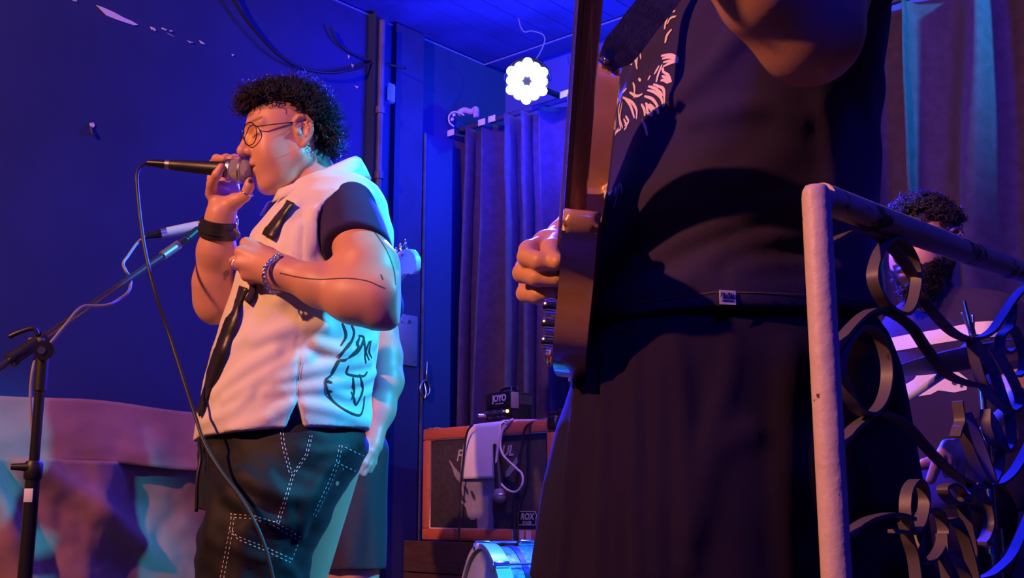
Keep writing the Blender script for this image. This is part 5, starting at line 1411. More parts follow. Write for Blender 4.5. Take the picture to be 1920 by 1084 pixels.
p_rows = [(545, 1130, 1600, .185), (600, 1116, 1618, .188), (640, 1100, 1646, .20), (700, 1080, 1668, .215), (760, 1062, 1682, .22), (800, 1048, 1690, .22), (900, 1027, 1706, .225), (1000, 1013, 1720, .23), (1084, 1003, 1732, .23)]
PL_ = rows_loft(p_rows, GY, gf)
def gtr_base(P):
    d = s_loft(P, *PL_, fx=(gf.x, gf.y), p=2.4)
    l1 = s_cone(P, WN((1330, 1000, 1.55)), A3((.24, 1.50, .03)), .185, .15); l2 = s_cone(P, WN((1450, 1000, 1.78)), A3((.37, 1.84, .03)), .17, .15)
    return smin(d, np.minimum(l1, l2), .05)
GT_ = [([(1098, 640), (1080, 800), (1052, 1084)], .010, .018), ([(1142, 605), (1136, 760), (1128, 1084)], .009, .018), ([(1196, 600), (1190, 800), (1200, 1084)], .009, .020), ([(1264, 590), (1280, 760), (1292, 1060)], .011, .018),
       ([(1372, 600), (1368, 700), (1330, 830), (1310, 900)], .012, .016), ([(1240, 700), (1232, 1084)], .010, .011), ([(1410, 815), (1345, 850), (1300, 1000)], .015, .014), ([(1480, 640), (1470, 900), (1480, 1084)], .016, .014), ([(1165, 640), (1160, 1084)], .008, .008), ([(1112, 680), (1122, 740), (1134, 790)], .006, -.008)]
def gtr_f(P):
    d = gtr_base(P)
    o = fold_sum('gtr', gtr_base, GT_, P)
    o += .005 * wob(P * A3((2.2, 2.2, .5)), 18, 31)
    o *= np.clip((.945 - P[:, 2]) / .08, 0, 1)
    return np.maximum(d - o, P[:, 2] - WN((1360, 548, GY))[2])
M_blacktr = mat('black_jersey', (0.013, 0.008, 0.030), 0.95, bump=0.15, bscale=300, sheen=0.02, spec=0.12)
gtr = cloth('wide_black_trousers', gtr_f, (.0, 1.25, .02), (.72, 2.1, 1.05), .007, M_blacktr, guitarist)
nrm_roots, nn, ll = hair_roots(ghd, [(-5000, -5000), (5000, -5000), (5000, -360), (-5000, -400)], 500, 8, .02)
curls('short_hair', nrm_roots, nn + .4 * rs.randn(len(nn), 3), .02 + .01 * rs.rand(len(nn)), .005, 1.5, .002, M_hair, guitarist, 9, 12, 4)
# shirt print, hem label
def Z7(x, y): return (940 + x / 2.71, y / 2.71)
PRINT = [[(880,55),(858,70),(840,110),(832,150)], [(890,85),(862,95),(845,125)], [(868,150),(845,180),(835,220)], [(885,60),(872,58)],
  [(895,290),(860,280),(815,285)], [(890,300),(855,292),(820,300)], [(897,320),(870,310),(825,318)], [(890,315),(862,322),(825,340)], [(895,290),(898,318)], [(865,420),(850,385),(822,365)], [(858,422),(840,398),(818,388)], [(850,425),(830,410),(812,410)], [(822,345),(826,370)],
  [(735,180),(722,220),(700,250),(690,345)], [(725,185),(705,215),(688,250),(660,280)], [(740,200),(728,240),(710,262),(712,300)], [(715,230),(690,245),(672,275),(655,300)], [(665,285),(682,300),(694,352)], [(650,310),(668,330)],
  [(672,420),(680,450),(678,500)], [(700,400),(712,412)], [(760,385),(748,410)], [(775,430),(800,440),(828,460),(832,540)], [(745,460),(780,470),(815,500),(825,545)], [(750,440),(785,452),(812,475)], [(730,490),(770,505),(800,545)], [(800,460),(822,490)], [(735,525),(760,550),(770,580)], [(715,530),(730,560),(732,590)], [(755,530),(785,560)], [(740,530),(748,580)], [(790,540),(802,580)],
  [(620,495),(665,520),(690,560),(690,605)], [(612,505),(600,560),(605,620),(610,655)], [(630,500),(660,540),(680,600)], [(618,520),(606,600),(620,650)], [(635,590),(650,620),(630,640)], [(625,605),(640,640),(628,660)], [(600,650),(575,690),(560,740)], [(640,450),(620,470)], [(612,655),(585,680),(562,745)], [(720,610),(735,650),(745,690)],
  [(605,930),(600,960),(575,1060)], [(612,935),(615,985)], [(595,940),(580,1000)], [(570,965),(545,1000)], [(585,950),(578,985)], [(530,1060),(505,1084)], [(560,975),(540,1005)], [(820,330),(800,380),(790,420)], [(805,335),(780,380)], [(655,470),(690,490),(720,480)], [(770,590),(740,570)]]
pp = [[Z7(*q) for q in l] for l in PRINT]
pp += [[(1138, 392), (1128, 402)], [(1132, 398), (1122, 415)], [(1126, 405), (1122, 418)], [(1123, 424), (1125, 428), (1128, 424)], [(1125, 428), (1125, 432)], [(1131, 429), (1136, 429)]]
pr_ = strokes('shirt_print', gtee, pp, lambda t: .0028 + .0018 * math.sin(3.1 * t), mat('cream_print', (0.75, 0.62, 0.58), 0.8), None, .0012, 2.0, None, True); pr_.parent = gtee; pr_['kind'] = 'stuff'
strokes('hem_seam', gtee, [[(1105, 582), (1180, 570), (1260, 558), (1340, 548), (1430, 549), (1510, 552), (1600, 562)]], .0018, mat('seam_thread', (0.07, 0.055, 0.06), .8), None, .0010, 4).parent = gtee
hp_, hn_ = on_surface(gtee, 1359, 560)
hn_ = gl_.copy(); hp_ = hp_ + hn_ * .006
ty_ = (Z - hn_ * Z.dot(hn_)).normalized(); tx_ = ty_.cross(hn_)
lab = box('hem_label', (.0225, .0185, .0008), basis(hp_ + hn_ * .0022, tx_, ty_, hn_), M_white, None, 0); lab.parent = gtee
lt = text_mesh('lettering', 'BRUTAL', basis(hp_ + hn_ * .0034, tx_, ty_, hn_) @ Matrix.Translation((-.0006, .002, 0)) @ Matrix.Scale(.56, 4, (1, 0, 0)), .0095, M_black, None, .25, extrude=.0002, offset=.0003); lt.parent = lab
sb = box('label_underline', (.017, .0012, .0003), basis(hp_ + hn_ * .0030 - ty_ * .0045, tx_, ty_, hn_), M_black, None, 0); sb.parent = lab

# ------------------------------------------------------------------ his guitar, seen on its edge
yg = Vector((.03, -.73, .68)).normalized(); z0_ = Vector((-1, 0, 0)); z0_ = (z0_ - yg * z0_.dot(yg)).normalized(); x0_ = yg.cross(z0_)
ph = math.radians(9); xg = x0_ * math.cos(ph) + z0_ * math.sin(ph); zg = z0_ * math.cos(ph) - x0_ * math.sin(ph)
GCEN = Vector((.098, 1.52, 1.034))
def gp(x, y, z): return GCEN + xg * x + yg * y + zg * z
GM = lambda x, y, z: basis(gp(x, y, z), xg, yg, zg)
OUT = [(0,-.2),(.03,-.184),(.066,-.150),(.101,-.112),(.129,-.073),(.138,-.038),(.131,-.004),(.119,.030),(.113,.060),(.116,.090),(.123,.115),(.125,.134),(.117,.148),(.103,.148),(.084,.131),(.060,.106),(.034,.092),(-.030,.092),(-.048,.112),(-.068,.165),(-.092,.215),(-.110,.236),(-.128,.238),(-.140,.222),(-.142,.170),(-.130,.100),(-.118,.045),(-.126,-.005),(-.150,-.062),(-.156,-.110),(-.130,-.165),(-.07,-.194)]
def guitar_body_bm(out, M, th, bev):
    P = smooth_path([Vector((x, y, 0)) for x, y in out], 4, True); bm = bmesh.new()
    top = [bm.verts.new((p.x, p.y, th / 2)) for p in P]; bot = [bm.verts.new((p.x, p.y, -th / 2)) for p in P]
    ft = bm.faces.new(top); fb = bm.faces.new(bot[::-1]); n = len(P)
    for i in range(n): bm.faces.new((top[i], bot[i], bot[(i + 1) % n], top[(i + 1) % n]))
    es = list(ft.edges) + list(fb.edges)
    bmesh.ops.bevel(bm, geom=es, offset=bev, segments=4, affect='EDGES', profile=.5)
    bmesh.ops.transform(bm, matrix=M, verts=bm.verts[:]); return bm
guitar = thing('electric_guitar', 'natural wood electric guitar seen on its edge, held by the large guitarist', 'guitar', gp(0, -.2, 0))
M_wood = mat('stained_natural_wood', (0.52, 0.27, 0.13), 0.28, col2=(0.30, 0.13, 0.06), vscale=6, stretch=(1, 5, 1), coat=0.7)
new_obj('guitar_body', from_bm('guitar_body', guitar_body_bm(OUT, GM(0, 0, 0), .044, .011), True, 50), guitar, M_wood)
M_neck = mat('maple_neck', (0.40, 0.22, 0.12), 0.3, coat=0.5); M_fb = mat('dark_fingerboard', (0.06, 0.03, 0.025), 0.4)
bm = bmesh.new()
def nk(y): return .0265 - .006 * (y - .09) / .5
rings = []
for y in np.linspace(.06, .60, 20):
    w = .028 - .007 * (y - .06) / .54; rings.append([bm.verts.new(gp(w * math.cos(a), y, .022 - (0.0205 if y > .1 else .02) * math.sin(a))) for a in np.linspace(0, math.pi, 12)])
for A, B in zip(rings, rings[1:]):
    for k in range(11): bm.faces.new((A[k], A[k + 1], B[k + 1], B[k]))
    bm.faces.new((A[0], B[0], B[-1], A[-1]))
bm.faces.new(rings[0]); bm.faces.new(rings[-1][::-1])
new_obj('neck', from_bm('neck', bm, True, 50), guitar, M_neck)
bm = bmesh.new(); vs_ = []
for y, w in ((.045, .0285), (.60, .0212)):
    for z_ in (.0225, .0285):
        for s in (-1, 1): vs_.append(bm.verts.new(gp(s * w, y, z_)))
for q in ((0, 1, 3, 2), (4, 6, 7, 5), (0, 4, 5, 1), (2, 3, 7, 6), (0, 2, 6, 4), (1, 5, 7, 3)): bm.faces.new([vs_[i] for i in q])
new_obj('fingerboard', from_bm('fingerboard', bm, False), guitar, M_fb)
fm = None
for k in range(1, 22):
    y = .60 - .648 * (1 - 2 ** (-k / 12)) * 1.0
    if y < .05: break
    w = .0285 - .0073 * (y - .045) / .555
    box('fret', (2 * w, .0022, .0016), GM(0, y, .0288), M_steel, guitar, 0)
HS_ = [(-.021,.60),(-.026,.63),(-.045,.64),(-.05,.66),(-.04,.76),(-.02,.785),(.01,.785),(.02,.765),(.012,.70),(.02,.65),(.021,.60)]
new_obj('headstock', from_bm('headstock', guitar_body_bm(HS_, GM(0, 0, .017), .014, .002), True, 50), guitar, M_neck)
for k in range(6):
    y = .645 + .021 * k
    cyl('tuning_peg', gp(-.05 + .002 * k, y, .016), gp(-.068 + .002 * k, y, .016), .005, M_chrome, guitar, n=10)
for k in range(6):
    xs = (-2.5 + k)
    tube('string', [gp(xs * .0105, -.075, .036), gp(xs * .0072, .60, .031)], .0004 + .00010 * (5 - k), M_steel, guitar, n=5, sm=0)
box('bridge', (.075, .042, .006), GM(0, -.085, .026), M_chrome, guitar, .001)
for k in range(6): box('saddle', (.0095, .02, .008), GM((-2.5 + k) * .0105, -.082, .032), M_steel, guitar, .001)
for y in (.055, .005, -.045): box('pickup', (.078, .017, .012), GM(0, y, .026), M_black, guitar, .005, 3)
box('pickguard', (.15, .19, .002), GM(.01, 0, .0228), M_black, guitar, 0.0006)
def solve_y(x, z, py):
    best = min(np.linspace(-.19, .1, 600), key=lambda y: abs(project(np.array([gp(x, y, z)]))[1][0] - py)); return float(best)
for k, (x, py) in enumerate(((.112, 574), (.112, 607), (.108, 640))):
    y = solve_y(x, .034, py)
    bm = bmesh.new(); bm_lathe(bm, [(0, 0), (.0098, 0), (.0098, .012), (.0088, .0165), (.007, .0185), (0, .019)], GM(x, y, .022), 22)
    for q in range(10): bm_cyl(bm, gp(x + .0096 * math.cos(q * .628), y + .0096 * math.sin(q * .628), .0235), gp(x + .0096 * math.cos(q * .628), y + .0096 * math.sin(q * .628), .036), .0009, n=5)
    new_obj('control_knob', from_bm('control_knob', bm, True, 35), guitar, M_chrome)
y = solve_y(.10, .03, 668)
bm = bmesh.new(); tube_bm(bm, [gp(.10 + .0115 * math.cos(a), y + .0115 * math.sin(a), .028) for a in np.linspace(0, 6.283, 20, endpoint=False)], .003, 8, True); bm_cyl(bm, gp(.10, y, .022), gp(.10, y, .034), .008, n=18)
new_obj('jack_socket', from_bm('jack_socket', bm, True, 40), guitar, mat('brass', (0.7, 0.5, 0.25), 0.3, 1.0))
def button(x, y, d):
    a = gp(x, y, 0); d = (xg * d[0] + yg * d[1]).normalized(); o_ = d.orthogonal().normalized()
    bm = bmesh.new(); bm_lathe(bm, [(.0065, -.004), (.0045, .003), (.0045, .009), (.0078, .0105), (.0078, .014), (.005, .016), (0, .0165)], basis(a, o_, d.cross(o_), d), 20)
    return new_obj('strap_button', from_bm('strap_button', bm, True, 40), guitar, M_chrome)
button(0, -.2, (0, -1)); button(-.118, .238, (.15, 1))
cable_thing('guitar_cable', 'black cable leaving the edge of the guitar towards the floor', [gp(.10, y, .036), gp(.10, y - .01, .055), gp(.06, -.22, .04), gp(.0, -.30, -.03), Vector((.16, 1.75, .5)), Vector((.14, 1.95, .05)), Vector((.1, 2.2, .006))], .0035, M_rubber) if False else None
# strap
hb = gp(-.116, .252, 0)
sp = [hb + Vector((-.002, 0, -.010)), W(1170, 84, 1.43), W(1205, 38, 1.445), W(1240, -5, 1.455), W(1300, -90, 1.46), W(1390, -185, 1.50), W(1450, -215, 1.62), W(1490, -190, 1.78), W(1530, -80, 1.90)]
PATH = smooth_path(sp, 8); bm = bmesh.new(); rg = []
for i, p in enumerate(PATH):
    t = (PATH[min(i + 1, len(PATH) - 1)] - PATH[max(i - 1, 0)]).normalized(); vw = (p - EYE).normalized() if i < 40 else Vector((0, 0.2, -1))
    s_ = t.cross(vw).normalized(); nn_ = s_.cross(t).normalized(); hw = .0245 * min(1, .45 + .10 * i) if i < 6 else .0245
    rg.append([bm.verts.new(p + s_ * a * hw + nn_ * b * .0016) for a, b in ((-1, -1), (1, -1), (1, 1), (-1, 1))])
for A, B in zip(rg, rg[1:]):
    for k in range(4): bm.faces.new((A[k], A[(k + 1) % 4], B[(k + 1) % 4], B[k]))
bm.faces.new(rg[0]); bm.faces.new(rg[-1][::-1])
strap = new_obj('strap', from_bm('strap', bm, True, 40), None, mat('worn_black_leather', (0.04, 0.034, 0.038), 0.45, var=0.5, vscale=90, bump=0.25, bscale=260))
tag(strap, 'black leather guitar strap running over the shoulder of the large guitarist', 'strap')
c_ = hb + Vector((.006, -.004, .004)); vw = (EYE - c_).normalized()
bt = cyl('strap_rivet', c_ + vw * .002, c_ + vw * .008, .0072, M_chrome, strap, n=20)

# ------------------------------------------------------------------ the second guitarist behind the singer
BY = 3.2
bf = Vector((-.35, -.94, 0)).normalized(); bl_ = Z.cross(bf)
bhd = Head(70, 14, .93); bhd.c = W(606, 392, BY)
b_rows = [(425, 590, 650, .06), (450, 560, 690, .09), (480, 545, 715, .11), (560, 560, 700, .115), (650, 568, 692, .12), (740, 572, 690, .125), (800, 580, 690, .125)]
BL = rows_loft([(py, a, b, (W(b, py, BY) - W(a, py, BY)).length / 2 * 1.0) for py, a, b, _ in b_rows], BY, (1, 0))
BL = (BL[0], BL[1], BL[2], BL[3], np.array([d for _, _, _, d in b_rows], dtype=np.float32)[::-1])
def btee_f(P):
    d = s_loft(P, *BL, fx=(1, 0), p=2.2) - .004 * wob(P, 25, 41)
    S, E = WN((695, 480, 3.18)), WN((716, 575, 3.14))
    return smin(d, s_cone(P, S, E, .06, .062), .02)
BA = chainpx([(693, 480, 3.18), (712, 580, 3.13), (722, 668, 3.08)]); BF = chainpx([(722, 668, 3.08), (724, 715, 3.06), (713, 770, 3.03), (702, 818, 3.00)])
def barm_f(P):
    d = s_chain(P, BA, [.052, .048, .043], .02); d = smin(d, s_chain(P, BF, [.042, .043, .036, .026], .03), .03)
    w_ = BF[-1]; hand = s_chain(P, [w_, WN((698, 835, 2.99)), WN((692, 848, 2.975))], [.025, .026, .023], .01)
    for pts, r in [([(700, 850, 2.975), (692, 872, 2.96), (681, 890, 2.95)], [.012, .0105, .008]), ([(694, 850, 2.965), (684, 870, 2.95), (672, 887, 2.945)], [.012, .0105, .008]), ([(688, 846, 2.96), (676, 866, 2.945), (664, 886, 2.94)], [.0118, .010, .008]), ([(703, 848, 2.985), (700, 868, 2.975), (693, 884, 2.965)], [.011, .0095, .0075]),
                   ([(690, 830, 2.975), (678, 845, 2.95), (672, 856, 2.94)], [.014, .011, .0085])]:
        hand = smin(hand, s_chain(P, chainpx(pts), r, .004), .004)
    return smin(d, hand, .01)
def brarm_f(P):
    d = s_chain(P, chainpx([(560, 480, 3.2), (540, 590, 3.15), (590, 640, 2.92), (628, 655, 2.84)]), [.05, .045, .036, .026], .02)
    h_ = WN((634, 656, 2.83))
    for i in range(4): d = smin(d, s_chain(P, [h_ - A3((.02, 0, 0)), h_ + A3((.025, 0, .02 - .015 * i)), h_ + A3((.05, -.005, .005 - .015 * i)), h_ + A3((.045, .01, -.012 - .014 * i))], [.018, .012, .01, .008], .005), .006)
    return d
def bbody_f(P):
    d = s_loft(P, *BL, fx=(1, 0), p=2.2) + .015
    d = smin(d, s_cone(P, WN((608, 440, BY)), np.array(bhd.at((-.02, 0, -.07))), .055, .05), .03)
    for x, X2 in ((633, 3.2), (672, 3.18)):
        f_ = W(x, 1080, X2); d = np.minimum(d, s_chain(P, [WN((x, 900, X2)), WN((x, 1080, X2)), A3((f_.x, f_.y, .22)), A3((f_.x, f_.y, .05))], [.075, .052, .055, .035], .02))
        d = smin(d, s_cone(P, A3((f_.x, f_.y, .035)), A3((f_.x - .05, f_.y - .13, .03)), .036, .028), .02)
    return d
bh = np.array(bhd.c)
def bcol(v):
    c = skin_col((0.58, 0.29, 0.19))(v); L = bhd.local(v)
    hair = (L[:, 2] > .04 - .6 * np.clip(-L[:, 0], 0, 1)) & (np.abs(L[:, 1]) < .1) & (L[:, 2] < .2) & (np.abs(L[:, 0]) < .12) & (L[:, 0] < .07); c[hair] = (.025, .018, .016); return c
bassist = body_object('person', 'guitarist in dark shorts standing behind the singer, one arm hanging down', [sdf(bbody_f, (-.75, 2.9, 0), (-.3, 3.45, 1.5), .009), sdf(lambda P: bhd.d(P), bh - (.15, .15, .15), bh + (.15, .15, .16), .004),
     sdf(barm_f, WN((640, 915, 2.9)), WN((775, 440, 3.3)) + A3((.03, .0, .02)), .0035), sdf(brarm_f, WN((490, 720, 2.75)) - A3((0, .0, .02)), WN((660, 440, 3.3)) + A3((.08, 0, 0)), .005)], bcol)
cloth('dark_t_shirt', btee_f, (-.78, 2.95, .9), (-.28, 3.42, 1.52), .008, M_dark_tee, bassist)
def bsh_f(P):
    d = None
    for x, Y_ in ((634, 3.2), (672, 3.18)):
        e = s_cone(P, WN((x, 850, Y_)), WN((x - 1, 1075, Y_ - .01)), .088, .072); d = e if d is None else smin(d, e, .03)
    d = smin(d, s_ell(P, WN((645, 850, 3.2)), (.11, .11, .10)), .03) - .006 * wob(P * A3((1.6, 1.6, .5)), 26, 44)
    return np.maximum(np.maximum(d, WN((650, 1066, 3.2))[2] - P[:, 2]), P[:, 2] - WN((650, 785, 3.2))[2])
cloth('dark_shorts', bsh_f, (-.75, 3.0, .5), (-.28, 3.42, 1.0), .006, mat('dark_brown_shorts', (0.034, 0.022, 0.027), .85, bump=.2, bscale=200), bassist)
rt_, nn2, _ = hair_roots(bhd, [(-5000, -5000), (5000, -5000), (5000, 385), (-5000, 385)], 350, 8, .02)
curls('short_hair', rt_, nn2 + .4 * rs.randn(len(nn2), 3), .012 + .008 * rs.rand(len(nn2)), .004, 1.2, .002, M_hair, bassist, 9, 10, 4)
# his guitar: only the end of the headstock shows past the singer's arm
B0, B1 = W(652, 640, 2.93), W(789, 474, 2.60)
by_ = (B1 - B0).normalized(); bz_ = Vector((-.25, -1, 0.1)); bz_ = (bz_ - by_ * bz_.dot(by_)).normalized(); bx2 = by_.cross(bz_)
LB = (B1 - B0).length; ox = LB - .785
g2 = thing('electric_guitar', 'pale headstock guitar of the person behind the singer, pegs along its edge', 'guitar', B0)
def bp(x, y, z): return B0 + bx2 * x + by_ * (y + ox) + bz_ * z
BM = lambda x, y, z: basis(bp(x, y, z), bx2, by_, bz_)
M_palewood = mat('pale_maple', (0.72, 0.55, 0.42), 0.35, coat=.4)
new_obj('guitar_body', from_bm('guitar_body', guitar_body_bm(OUT, BM(0, .02, 0), .044, .01), True, 50), g2, mat('dark_sunburst', (.12, .04, .02), .25, coat=.6))
bm = bmesh.new(); bm_cyl(bm, bp(0, .10, .018), bp(0, .61, .018), .024, .02, 16); new_obj('neck', from_bm('neck', bm, True, 50), g2, M_palewood)
HS2 = [(-.021,.60),(-.030,.625),(-.046,.640),(-.048,.66),(-.036,.735),(-.022,.768),(.000,.785),(.024,.780),(.036,.762),(.032,.742),(.018,.728),(.014,.70),(.020,.65),(.021,.60)]
new_obj('headstock', from_bm('headstock', guitar_body_bm(HS2, BM(0, 0, .014), .015, .0025), True, 50), g2, M_palewood)
for k in range(6):
    y = .648 + .022 * k; xx = -.047 + .0033 * k
    bm = bmesh.new(); bm_cyl(bm, bp(xx, y, .012), bp(xx - .012, y, .012), .0035, n=10); bm_box(bm, (.014, .011, .006), BM(xx - .017, y, .012), .0025)
    new_obj('tuning_peg', from_bm('tuning_peg', bm, True, 50), g2, M_chrome)
    cyl('tuning_post', bp(xx + .018, y, .018), bp(xx + .018, y, .034), .0035, M_chrome, g2, n=10)

# ------------------------------------------------------------------ the drummer on his throne
DY = 2.78
dhd = Head(33, 8, 1.04).place(1681, 484, 2.70, (.112, 0, -.024))
df = Vector((-math.cos(.6), -math.sin(.6), 0))
d_rows = [(546, 1718, 1800, .08), (562, 1698, 1832, .13), (585, 1688, 1868, .175), (610, 1676, 1896, .20), (650, 1668, 1904, .20), (700, 1668, 1900, .19), (760, 1676, 1894, .18), (830, 1686, 1892, .18), (900, 1690, 1900, .19), (960, 1690, 1905, .19)]
DL = rows_loft(d_rows, DY, df)
DAu = chainpx([(1868, 610, 2.70), (1905, 690, 2.60), (1922, 770, 2.52)]); DAf = chainpx([(1922, 770, 2.52), (1880, 812, 2.47), (1836, 838, 2.43)])
DRu = chainpx([(1705, 620, 2.95), (1680, 740, 2.98), (1650, 830, 2.90), (1620, 850, 2.75)])
def dtee_f(P):
    d = s_loft(P, *DL, fx=(df.x, df.y), p=2.2) - .006 * wob(P * A3((1, 1, 1.7)), 20, 51)
    d = smin(d, s_cone(P, DAu[0], DAu[0] + (DAu[1] - DAu[0]) * 1.0, .075, .072), .03)
    return smin(d, s_cone(P, DRu[0], DRu[1], .07, .068), .03)
def dbody_f(P):
    d = s_loft(P, *DL, fx=(df.x, df.y), p=2.2) + .015
    return smin(d, s_chain(P, [WN((1758, 566, DY + .02)), np.array(dhd.at((-.025, 0, -.055)))], [.060, .060], .02), .03)
def darm_f(P):
    d = s_chain(P, DAu, [.055, .053, .045], .02); d = smin(d, s_chain(P, DAf, [.045, .040, .028], .02), .02)
    w_ = DAf[-1]
    hand = s_chain(P, [w_, WN((1806, 842, 2.40))], [.027, .024], .01)
    kn = [(1776, 836, 2.375), (1793, 833, 2.385), (1811, 836, 2.395), (1828, 842, 2.405)]
    tp = [(1745, 900, 2.36), (1776, 888, 2.36), (1800, 892, 2.37), (1822, 894, 2.38)]
    for i, (k, t) in enumerate(zip(kn, tp)):
        a = WN(k); m = (WN(k) + WN(t)) / 2 + A3((-.006, -.012, .004)); b = WN(t)
        hand = smin(hand, s_chain(P, [WN((1826, 838, 2.42)), a, m, b], [.018, .0135, .0125, .0100], .004), .0035)
    hand = smin(hand, s_chain(P, chainpx([(1800, 850, 2.40), (1760, 862, 2.385), (1732, 868, 2.385)]), [.016, .0125, .0095], .004), .005)
    return smin(d, hand, .012)
def drarm_f(P):
    d = s_chain(P, DRu, [.055, .05, .04, .028], .02); h_ = DRu[-1]
    for i in range(4): d = smin(d, s_chain(P, [h_, h_ + A3((-.05, -.02 + .014 * i, .0)), h_ + A3((-.065, -.02 + .014 * i, -.025)), h_ + A3((-.045, -.02 + .014 * i, -.035))], [.02, .012, .0105, .009], .004), .006)
    return d
def dleg_f(P):
    d = None
    for hp, kn_, ft in ((WN((1800, 960, 2.70)), A3((.72, 2.36, .50)), A3((.66, 2.30, .06))), (WN((1770, 965, 2.95)), A3((.62, 2.90, .50)), A3((.50, 2.88, .06)))):
        e = s_chain(P, [hp, kn_, (kn_ + ft) / 2, ft, ft + A3((-.16, -.04, -.02))], [.10, .065, .058, .045, .035], .03); d = e if d is None else smin(d, e, .03)
    return d
def dcol(v):
    c = skin_col((0.58, 0.29, 0.19))(v); L = dhd.local(v); ay = np.abs(L[:, 1])
    near = (ay < .1) & (np.abs(L[:, 0]) < .14) & (np.abs(L[:, 2]) < .16)
    beard = near & ((L[:, 2] < -.040 - .25 * np.clip(L[:, 0] - .055, 0, 1)) | ((L[:, 0] < .030) & (L[:, 2] < .0) & (L[:, 0] > -.02))) & (L[:, 2] > -.135) & (L[:, 0] > -.012)
    must = near & (L[:, 0] > .07) & (L[:, 2] < -.037) & (L[:, 2] > -.053) & (ay < .034)
    c[beard | must] = (.025, .018, .016)
    lips = np.exp(-(((L[:, 0] - .098) / .014) ** 2 + (L[:, 1] / .020) ** 2 + ((L[:, 2] + .062) / .009) ** 2) * 1.2)[:, None]
    c = c * (1 - .8 * lips) + np.array((.45, .2, .18)) * .8 * lips
    hair = near & (L[:, 2] > .050 - .7 * np.clip(-L[:, 0] - .01, 0, 1)) & (L[:, 0] < .078) & (L[:, 2] < .2); c[hair] = (.025, .018, .016)
    br = near & (np.abs(L[:, 2] - .032) < .006) & (ay > .012) & (ay < .05) & (L[:, 0] > .05); c[br] = (.03, .02, .018)
    return c
dh = np.array(dhd.c)
drummer = body_object('person', 'bearded drummer in a black t-shirt with a white chest band, seated behind the railing',
    [sdf(dbody_f, (.75, 2.5, .5), (1.4, 3.05, 1.4), .010), sdf(lambda P: dhd.d(P, 1.1), dh - (.16, .15, .17), dh + (.16, .15, .16), .003),
     sdf(darm_f, WN((1715, 930, 2.3)), WN((1975, 560, 2.85)), .0035), sdf(drarm_f, WN((1560, 900, 2.6)), WN((1770, 570, 3.1)), .006), sdf(dleg_f, (.3, 2.1, 0), (1.3, 3.15, .85), .009)], dcol)
dtee = cloth('black_t_shirt', dtee_f, (.70, 2.4, .55), (1.42, 3.1, 1.36), .007, M_dark_tee, drummer)
def dshort_f(P):
    d = None
    for hp, kn_ in ((WN((1800, 960, 2.70)), A3((.72, 2.36, .50))), (WN((1770, 965, 2.95)), A3((.62, 2.90, .50)))):
        e = s_cone(P, hp, hp + (kn_ - hp) * .85, .125, .095); d = e if d is None else smin(d, e, .04)
    return d - .005 * wob(P, 24, 61)
cloth('black_shorts', dshort_f, (.45, 2.2, .35), (1.35, 3.15, .85), .009, M_blacktr, drummer)
M_whiteprint = mat('pale_shirt_band', (0.72, 0.62, 0.66), .8)
def sheet_on(name, o, poly, m, parent, step=5, lift=.0015):
    """flat print laid on a garment inside an outline"""
    xs = [p[0] for p in poly]; ys = [p[1] for p in poly]; bm = bmesh.new(); g = {}
    X = np.arange(min(xs), max(xs) + step, step); Yv = np.arange(min(ys), max(ys) + step, step)
    for i, x in enumerate(X):
        for j, y in enumerate(Yv):
            if in_poly(np.array([x]), np.array([y]), poly)[0]:
                h, n = on_surface(o, float(x), float(y))
                if h is not None: g[i, j] = bm.verts.new(h + n * lift)
    for (i, j) in list(g):
        q = [g.get(k) for k in ((i, j), (i + 1, j), (i + 1, j + 1), (i, j + 1))]
        if all(q) and max((q[0].co - v.co).length for v in q) < .05: bm.faces.new(q)
    bmesh.ops.delete(bm, geom=[v for v in bm.verts if not v.link_faces], context='VERTS')
    ob = new_obj(name, from_bm(name, bm), None, m); ob.parent = parent; return ob
def strip_on(name, o, top, bot, m, parent, n=60, rows=6, lift=.0015):
    def along(l, s):
        L = np.cumsum([0] + [math.hypot(b[0] - a[0], b[1] - a[1]) for a, b in zip(l, l[1:])]); return np.interp(s * L[-1], L, [p[0] for p in l]), np.interp(s * L[-1], L, [p[1] for p in l])
    bm = bmesh.new(); g = {}
    for i in range(n + 1):
        a, b = along(top, i / n), along(bot, i / n)
        for j in range(rows + 1):
            t = j / rows; h, nn_ = on_surface(o, float(a[0] + (b[0] - a[0]) * t), float(a[1] + (b[1] - a[1]) * t))
            if h is not None: g[i, j] = bm.verts.new(h + nn_ * lift)
    for (i, j) in list(g):
        q = [g.get(k) for k in ((i, j), (i + 1, j), (i + 1, j + 1), (i, j + 1))]
        if all(q) and max((q[0].co - v.co).length for v in q) < .05: bm.faces.new(q)
    bmesh.ops.delete(bm, geom=[v for v in bm.verts if not v.link_faces], context='VERTS')
    ob = new_obj(name, from_bm(name, bm), None, m); ob.parent = parent; return ob
strip_on('chest_band', dtee, [(1640, 640), (1700, 628), (1760, 618), (1830, 604), (1870, 602)], [(1640, 664), (1700, 655), (1760, 644), (1822, 634), (1870, 632)], M_whiteprint, dtee)
strip_on('lower_print', dtee, [(1676, 726), (1700, 720), (1714, 712), (1722, 700), (1760, 698), (1798, 698), (1815, 711)], [(1688, 743), (1706, 745), (1745, 740), (1760, 732), (1775, 734), (1790, 736), (1813, 731)], M_whiteprint, dtee)
for cx_, cy_, r_ in ((1791, 717, 6), (1804, 724, 4)):
    sheet_on('print_dot', dtee, [(cx_ + r_ * math.cos(a), cy_ + r_ * math.sin(a)) for a in np.linspace(0, 6.28, 12, endpoint=False)], M_black, dtee, 1, .003)
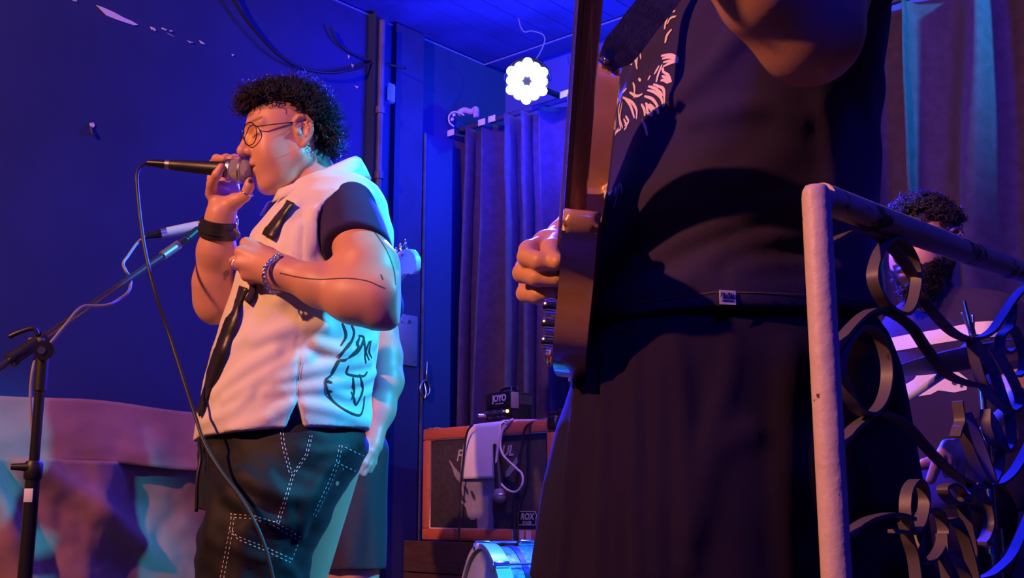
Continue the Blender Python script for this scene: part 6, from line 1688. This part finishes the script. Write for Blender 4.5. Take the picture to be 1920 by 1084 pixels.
# hair and beard
rt_, nn2, lc = hair_roots(dhd, [(-9000, -9000), (9000, -9000), (9000, 418), (1760, 418), (1738, 402), (1700, 400), (1640, 420), (-9000, 420)], 1000, 12, .02)
curls('curly_hair', rt_, nn2 + .55 * rs.randn(len(nn2), 3), .020 + .014 * rs.rand(len(nn2)), .006, 1.8, .0019, M_hair, drummer, 15, 16, 4)
bd_n = 900; q_ = rs.rand(bd_n, 2); R_b, D_b = [], []
for a_, b2_ in q_:
    an_ = (a_ - .5) * 2.6; zz = -.045 - .075 * b2_
    rr = .088 - .035 * b2_ ** 2
    loc_ = (.012 + rr * math.cos(an_) * .80, .062 * math.sin(an_) * (1 - .35 * b2_), zz - (.02 if abs(an_) < .6 else -.012 * abs(an_)))
    if abs(loc_[1]) < .024 and loc_[2] > -.082: continue
    R_b.append(np.array(dhd.at(loc_))); D_b.append(np.array(dhd.f * math.cos(an_) + dhd.l * math.sin(an_) - dhd.u * .9))
curls('beard', np.array(R_b), np.array(D_b) + .4 * rs.randn(len(D_b), 3), .014 + .012 * rs.rand(len(R_b)), .004, 1.4, .0017, M_hair, drummer, 17, 12, 4)
# sticks
s0, s1 = W(1690, 880, 2.41), W(1850, 855, 2.42)
bm = bmesh.new(); tube_bm(bm, [W(1640, 884, 2.41), W(1665, 881, 2.41), s0, s1], lambda t: .0045 + .0045 * min(1, t * 4), 10)
tag(new_obj('drumstick', from_bm('drumstick', bm), None, mat('dark_stick_wood', (0.16, 0.09, 0.06), .5)), 'dark wooden drumstick gripped in the drummer\'s near hand', 'drumstick', 'drumsticks of the drummer')
bm = bmesh.new(); tube_bm(bm, [W(1640, 790, 2.62), W(1700, 748, 2.58), W(1772, 700, 2.52)], .0095, 12)
tag(new_obj('drumstick', from_bm('drumstick', bm), None, mat('pale_stick_wood', (0.40, 0.40, 0.42), .5)), 'pale grey drumstick slanting up under the cymbal', 'drumstick', 'drumsticks of the drummer')
# throne
tc_ = W(1800, 1000, 2.84); th = thing('drum_throne', 'round black drum stool under the seated drummer', 'stool', Vector((tc_.x, tc_.y, 0)))
bm = bmesh.new(); bm_lathe(bm, [(0, -.07), (.15, -.07), (.165, -.055), (.165, -.015), (.15, 0), (0, .004)], Matrix.Translation(Vector((tc_.x, tc_.y, .56))), 36)
new_obj('seat', from_bm('seat', bm, True, 50), th, M_black)
cyl('column', Vector((tc_.x, tc_.y, .06)), Vector((tc_.x, tc_.y, .49)), .016, M_chrome, th)
for k in range(3):
    a = 2.1 * k + .4; tube('leg', [Vector((tc_.x, tc_.y, .25)), Vector((tc_.x + .24 * math.cos(a), tc_.y + .24 * math.sin(a), .012))], .010, M_chrome, th, sm=0)
